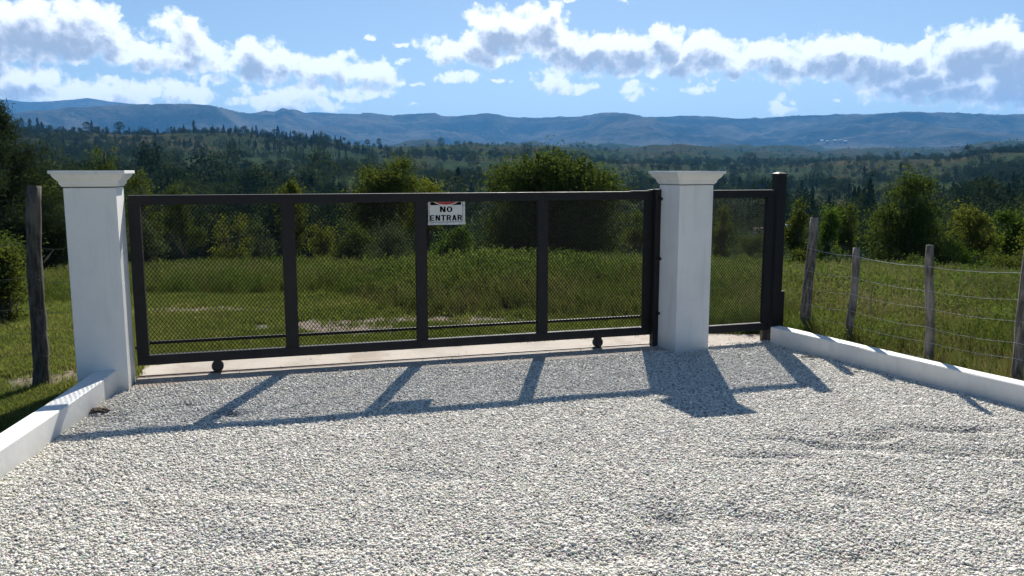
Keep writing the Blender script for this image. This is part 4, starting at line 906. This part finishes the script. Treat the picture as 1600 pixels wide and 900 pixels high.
scatter('dry_stalks', np.stack([X, Y, ground_z(X, Y)], 1), np.stack([rg.normal(0, .1, n), rg.normal(0, .1, n), rg.uniform(0, 6.3, n)], 1), np.stack([s, s, s], 1), rg.integers(0, 5, n), coll, 'pale dry seed stalks rising above the tall grass', 'dry stalks')

# ---------------------------------------------------------------- far woods, ridge pines, hillside trees
FOREST = m_leaf('far_foliage', (0.018, 0.030, 0.014), (0.035, 0.052, 0.020), (0.055, 0.07, 0.03), .12, .004, .9)
FOREST2 = m_leaf('far_foliage_light', (0.045, 0.062, 0.022), (0.065, 0.08, 0.03), (0.09, 0.10, 0.04), .15, .004, .9)
def far_tree(rng, kind):
    P = []
    if kind == 0:    # pine, height 1
        for k in range(420):
            t = rng.uniform(.1, 1.0); r = .24 * (1 - t) ** .8 * rng.uniform(.3, 1.1); a = rng.uniform(0, 6.28); P.append((r * cos(a), r * sin(a), t))
        sz = .06
    elif kind == 1:  # round
        for k in range(480):
            d = rng.normal(size=3); d /= np.linalg.norm(d); d *= rng.uniform(.55, 1.08); P.append((d[0] * .40, d[1] * .40, .54 + d[2] * .42))
        sz = .072
    else:            # umbrella-topped
        for k in range(380):
            d = rng.normal(size=3); d /= np.linalg.norm(d); d *= rng.uniform(.4, 1.05); P.append((d[0] * .26, d[1] * .26, .74 + d[2] * .22))
        sz = .06
    V, Fq = leaf_quads(np.array(P), sz, .6, rng, .2)
    w = .018; T = np.array([(-w, 0, -.1), (w, 0, -.1), (w * .4, 0, .85), (-w * .4, 0, .85), (0, -w, -.1), (0, w, -.1), (0, w * .4, .85), (0, -w * .4, .85)]); k = len(V)
    return npmesh('far_tree', np.concatenate([V, T]), np.concatenate([Fq, [(k, k+1, k+2, k+3), (k+4, k+5, k+6, k+7)]]))
fr = np.random.default_rng(21)
fm = [far_tree(fr, k) for k in (0, 0, 1, 1, 2)]
for i, me in enumerate(fm): me.materials.append(FOREST)
fm2 = [me.copy() for me in fm[2:4]]
for me in fm2: me.materials.clear(); me.materials.append(FOREST2)
coll = templates('wood_tree', fm + fm2, FOREST)
n = 60000; px = fr.uniform(-250, 1850, n); dd = 120 * (4200 / 120) ** (fr.random(n) ** .8); aa = np.arctan((px - 800) / F / .99); X = dd * np.sin(aa); Y = dd * np.cos(aa)
dens = fbm(X / 230 + 11, Y / 230 + 4, 4) + .35 * fbm(X / 60, Y / 60, 3) + np.interp(px, [0, 500, 650, 1000, 1250, 1600], [.30, .14, -.16, -.34, -.20, .06]) + np.where((dd < 700), .0, -.05) + np.where((px < 540) & (dd > 900), .30, 0) - np.exp(-((px - 390) / 70)**2 - ((dd - 620) / 150)**2) * .7
ok0 = ok = (dens + fr.normal(0, .13, n) > .10) | (fr.random(n) < .085); X, Y, dd, dens = X[ok], Y[ok], dd[ok], dens[ok]; n = len(X)
h = fr.lognormal(math.log(6.0), .38, n) * np.where(dd < 250, .65, 1.0); wd = h * fr.uniform(.8, 1.25, n)
kinds = np.where(fbm(X / 300, Y / 300 + 50, 3) + fr.normal(0, .3, n) > np.interp(px[ok0], [0, 500, 700, 1100, 1600], [.15, .3, .6, .6, .4]), fr.integers(0, 2, n), fr.integers(2, 7, n))
scatter('distant_woods', np.stack([X, Y, land_z(X, Y)], 1), np.stack([np.zeros(n), np.zeros(n), fr.uniform(0, 6.3, n)], 1), np.stack([wd, wd, h], 1), kinds, coll, 'dark woods spread over the hills beyond the valley', 'woods')

def split_far(kind, seed):
    rng = np.random.default_rng(seed); P = []
    for _ in range(260):
        if kind == 'pine': t = rng.uniform(.22, 1.0); r = .22 * (1.02 - t) ** .75 * rng.uniform(.2, 1.1); P.append((r, t))
        else: t = rng.uniform(.5, 1.0); r = .27 * math.sqrt(max(0, 1 - ((t - .72) / .28) ** 2)) * rng.uniform(.3, 1.1); P.append((r, t))
    a = rng.uniform(0, 6.28, len(P)); Q = np.array([(r * cos(b), r * sin(b), t) for (r, t), b in zip(P, a)])
    V, Fq = leaf_quads(Q, .085, .5, rng, .2); cr = npmesh('crown', V, Fq); cr.materials.append(FOREST)
    mb = MB().tube([(0, 0, -.1), (.01, 0, .4), (0, 0, .92)], [.022, .016, .006], 6); bm = mb.bm; me = bpy.data.meshes.new('trunk'); bm.to_mesh(me); bm.free(); me.materials.append(TRUNK)
    return cr, me
protos = {'pine_tree': [split_far('pine', s) for s in (1, 2, 3)], 'ridge_tree': [split_far('umb', s) for s in (4, 5, 6)]}
def far_individual(name, px, d, h, label, group, v, wf=1.0):
    cr, tr = protos[name][v % 3]; g = gpt(px, d)
    r = empty(name, g, px * 1.7, label, 'tree', group)
    for nm, me in (('crown', cr), ('trunk', tr)):
        c = bpy.data.objects.new(nm, me); COL.objects.link(c); c.parent = r; c.scale = (h * wf, h * wf, h)
rr = random.Random(9)
ridge = [(48, 12), (56, 14), (66, 18), (78, 18), (86, 15), (97, 12), (110, 9), (118, 13), (134, 10), (152, 18), (163, 16), (171, 10), (185, 14), (205, 18), (218, 11), (236, 9), (262, 8), (283, 8), (300, 12), (318, 16), (328, 8), (352, 9), (361, 13), (372, 11), (381, 13), (392, 9), (404, 12), (412, 14), (424, 9), (437, 13), (445, 16), (452, 12), (462, 13), (474, 10), (486, 12), (497, 13), (508, 11), (519, 12), (530, 10), (541, 12), (552, 9), (563, 8), (578, 13), (588, 8), (598, 14)]
RL = {66: 'medium dark pine on the ridge crest just right of the large left pine', 78: 'tall dark pine on the ridge crest straight above the left end of the pillar cap', 152: 'tall dark pine on the ridge crest above the middle of the left pillar cap',
      163: 'tall dark pine on the ridge crest above the tall leafy tree behind the left pillar', 205: 'tallest round topped pine on the ridge crest, right of the left pillar cap', 300: 'pine standing alone on the ridge crest above the first mesh bay',
      318: 'tall dark pine on the ridge crest above the middle of the first mesh bay', 445: 'tall pine on the ridge crest above the first gate stile', 578: 'round topped tree at the low right end of the ridge, above the forked olive tree', 598: 'tallest tree at the right end of the ridge crest, above the forked olive tree'}
for i, (px, h) in enumerate(ridge):
    d = 1300 if px < 520 else 1330
    far_individual('ridge_tree' if i % 4 == 1 or px > 570 else 'pine_tree', px + rr.uniform(-2, 2), d + rr.uniform(-30, 10), h * rr.uniform(.85, 1.1) * 1.15, RL.get(px, 'small dark pine silhouette on the crest of the wooded ridge at left'), 'pines along the left ridge crest', i, rr.uniform(.9, 1.4))
hill = [(343, 150, 4.6, 0), (366, 158, 4.6, 0), (352, 200, 5.5, 0), (392, 170, 4.5, 1), (405, 260, 8, 0), (520, 190, 6, 0), (545, 260, 8, 0), (722, 420, 12, 0), (738, 380, 10, 0), (735, 240, 7, 1), (748, 300, 8, 0), (1025, 700, 12, 1), (1150, 620, 13, 0), (1172, 560, 12, 0), (1185, 640, 12, 0), (1245, 520, 13, 0), (1262, 430, 11, 0), (1290, 600, 14, 1), (1318, 450, 11, 0), (1340, 760, 14, 0), (1505, 380, 11, 0), (1530, 460, 12, 0), (1552, 520, 12, 1), (1575, 430, 12, 0), (1590, 600, 14, 0), (1395, 900, 14, 0), (1480, 800, 13, 0), (240, 320, 9, 0), (225, 420, 10, 1), (262, 520, 11, 0), (290, 640, 12, 0)]
HL = ['near dark pine above the gate rail in the middle of the first mesh bay', 'taller near dark pine above the first mesh bay, left of the first stile', 'dark pine set farther back above the first mesh bay', 'round topped dark tree above the gate rail left of the first stile', 'dark tree on the valley side just left of the narrow olive tree',
      'dark pine just left of the forked olive tree crown', 'farther dark pine touching the left edge of the forked olive tree', 'far dark tree on the meadow right of the sign', 'second far dark tree on the meadow, nearest the large dense tree', 'round topped dark tree above the gate rail right of the sign', 'dark pine close by the left edge of the large dense tree',
      'round topped far tree just left of the middle pillar cap', 'dark pine right of the middle pillar cap, the left one of three', 'dark pine right of the middle pillar cap, the middle one of three', 'dark pine right of the middle pillar cap, nearest the black post',
      'dark far pine immediately right of the black post top', 'second dark pine right of the black post top', 'round topped far tree above the leaning first fence post', 'dark pine above the second fence post', 'far dark pine above the forked sapling', 'dark pine just above the yellow green tree', 'dark pine above the gap right of the yellow green tree',
      'round topped dark tree above the mid green tree at right', 'dark pine above the right end of the tree row', 'far dark pine at the right edge of the view', 'far round pine above the left side of the dark broad tree', 'far pine above the right side of the dark broad tree', 'dark pine behind the left stile, above the gate rail',
      'round topped dark tree right beside the left pillar cap', 'dark pine on the slope above the left part of the first mesh bay', 'far pine on the slope below the ridge, above the first mesh bay']
for i, (px, d, h, k) in enumerate(hill):
    far_individual('ridge_tree' if k else 'pine_tree', px, d, h, HL[i], 'scattered dark trees on the valley side', i, rr.uniform(1.0, 1.5))

# ---------------------------------------------------------------- far houses, lamp, debris
WALLM = m_simple('house_wall', (0.62, 0.58, 0.52), 0.8); ROOFW = m_simple('sheet_roof', (0.75, 0.76, 0.78), 0.35, (0.6, 0.6, 0.62), 3); ROOFR = m_simple('tile_roof', (0.42, 0.24, 0.19), 0.8, (0.34, 0.19, 0.15), 3); DARKG = m_simple('window_glass', (0.03, 0.035, 0.04), 0.2)
def find_d(px, py, d0, d1):
    """distance at which the ground shows in a column at a row, searching outwards"""
    for d in np.geomspace(d0, d1, 900):
        g = gpt(px, d)
        if (g.z - EYE) / d >= slope_of(px, py): return d, g
    return d1, gpt(px, d1)
def house(px, ybase, d0, wpx, hpx, rm, label, group=None, rz=0.2):
    d, g = find_d(px, ybase, d0, 9000); w = wpx * d / F; H = hpx * d / F; wl = H * .72
    r = empty('house', g, -atan((px - 800) / F) + rz, label, 'house', group)
    MB().box(-w / 2, w / 2, -w * .35, w * .35, -1, wl).build('wall', WALLM, r)
    e = w * .05; k = wl + .01 * H
    MB().rings([[(-w/2-e, -w*.35-e, k), (w/2+e, -w*.35-e, k), (w/2+e, w*.35+e, k), (-w/2-e, w*.35+e, k)], [(-w/2-e, -.05*w, H), (w/2+e, -.05*w, H), (w/2+e, .05*w, H), (-w/2-e, .05*w, H)]]).build('roof', rm, r)
    q = .004 * w
    for x in (-.28, .25): MB().box(x * w - .06 * w, x * w + .06 * w, -w * .35 - 2 * q, -w * .35 - q, wl * .35, wl * .75).build('window', DARKG, r)
    MB().box(-.03 * w, .05 * w, -w * .35 - 2 * q, -w * .35 - q, 0, wl * .7).build('door', DARKG, r)
house(1341, 325, 100, 14, 8, ROOFW, 'small white roofed house far off, left of the dark broad tree')
house(1470, 331, 100, 12, 7, ROOFW, 'small pale roofed house far off, right of the dark broad tree')
house(984, 359, 100, 6, 7, ROOFW, 'tiny white hut far off, just left of the middle pillar')
house(1186, 374, 100, 22, 18, ROOFR, 'house with a reddish roof seen through the short side panel')
for i, (px, y, lb) in enumerate(((1272, 221, 'leftmost of the tiny white houses below the far mountains'), (1280, 222, 'small white house second from left in the far settlement'), (1292, 221, 'white house in the middle of the far settlement'), (1300, 220, 'second tiny white house from the right in the far settlement'), (1308, 222, 'rightmost of the tiny white houses below the far mountains'))):
    house(px, y, 5000, 3 if i % 2 else 4.5, 2, ROOFW, lb, 'far white houses below the mountains', .1 * i)
g = gpt(1227, 40); zt = EYE + 40 * slope_of(1227, 352)
r = empty('lamp_post', g, 0, 'slender pole with a small white lamp head just right of the black post', 'lamp post')
MB().tube([(0, 0, -.1), (0, 0, zt - g.z - .03)], .022, 8).build('pole', BLACK, r)
MB().box(-.12, .11, -.08, .08, zt - g.z - .03, zt - g.z + .05).build('lamp_head', ROOFW, r, bevel=.015)

LEAFB = m_simple('dry_leaf', (0.16, 0.07, 0.03), 0.8, (0.09, 0.045, 0.025), 40); SOILM = m_simple('dark_soil', (0.07, 0.048, 0.032), 0.95, (0.04, 0.028, 0.02), 60)
def clod(x, y, rx, ry, label):
    bm = bmesh.new(); bmesh.ops.create_icosphere(bm, subdivisions=4, radius=1); rng = np.random.default_rng(int(x * 100) % 97 + 3)
    for v in bm.verts:
        q = 1 + .35 * float(fbm(np.array([v.co.x * 3 + 9 + x]), np.array([v.co.y * 3 + v.co.z * 2 + 7]), 3)[0]); v.co = Vector((v.co.x * rx * q, v.co.y * ry * q, v.co.z * .013 * q))
    me = bpy.data.meshes.new('soil_clod'); bm.to_mesh(me); bm.free()
    for p in me.polygons: p.use_smooth = True
    o = link('soil_clod', me, SOILM); o.location = (x, y, float(gravel_z(np.array([x]), np.array([y]))[0]) + .008); tag(o, label, 'soil')
p = at(155, 643); clod(p.x, p.y, .075, .05, 'dark brown clod of soil on the gravel near the left kerb')
def dry_leaves(px, py, n, label, seed):
    rng = np.random.default_rng(seed); p = at(px, py); C = np.stack([rng.normal(0, .04, n), rng.normal(0, .03, n), np.full(n, .018) + rng.random(n) * .008], 1)
    V, Fq = leaf_quads(C, .035, .5, rng, 0); V[:, 2] = .012 + (V[:, 2] - .012) * .4; o = link('dry_leaf', npmesh('dry_leaf', V, Fq), LEAFB); o.location = (p.x, p.y, float(gravel_z(np.array([p.x]), np.array([p.y]))[0])); tag(o, label, 'dry leaves')
dry_leaves(903, 646, 9, 'curled red brown dry leaf lying on the sunlit gravel', 5)
p = at(1264, 561); z = .016; o = MB().tube([(p.x - .07, p.y + .01, z), (p.x, p.y, z + .004), (p.x + .075, p.y - .015, z)], [.006, .007, .005], 6, wob=.15).build('stick', BARK); tag(o, 'short brown stick on the gravel near the right kerb', 'stick')

S.cycles.max_bounces = 8; S.cycles.volume_bounces = 1; S.cycles.transparent_max_bounces = 8
S.cycles.use_denoising = True
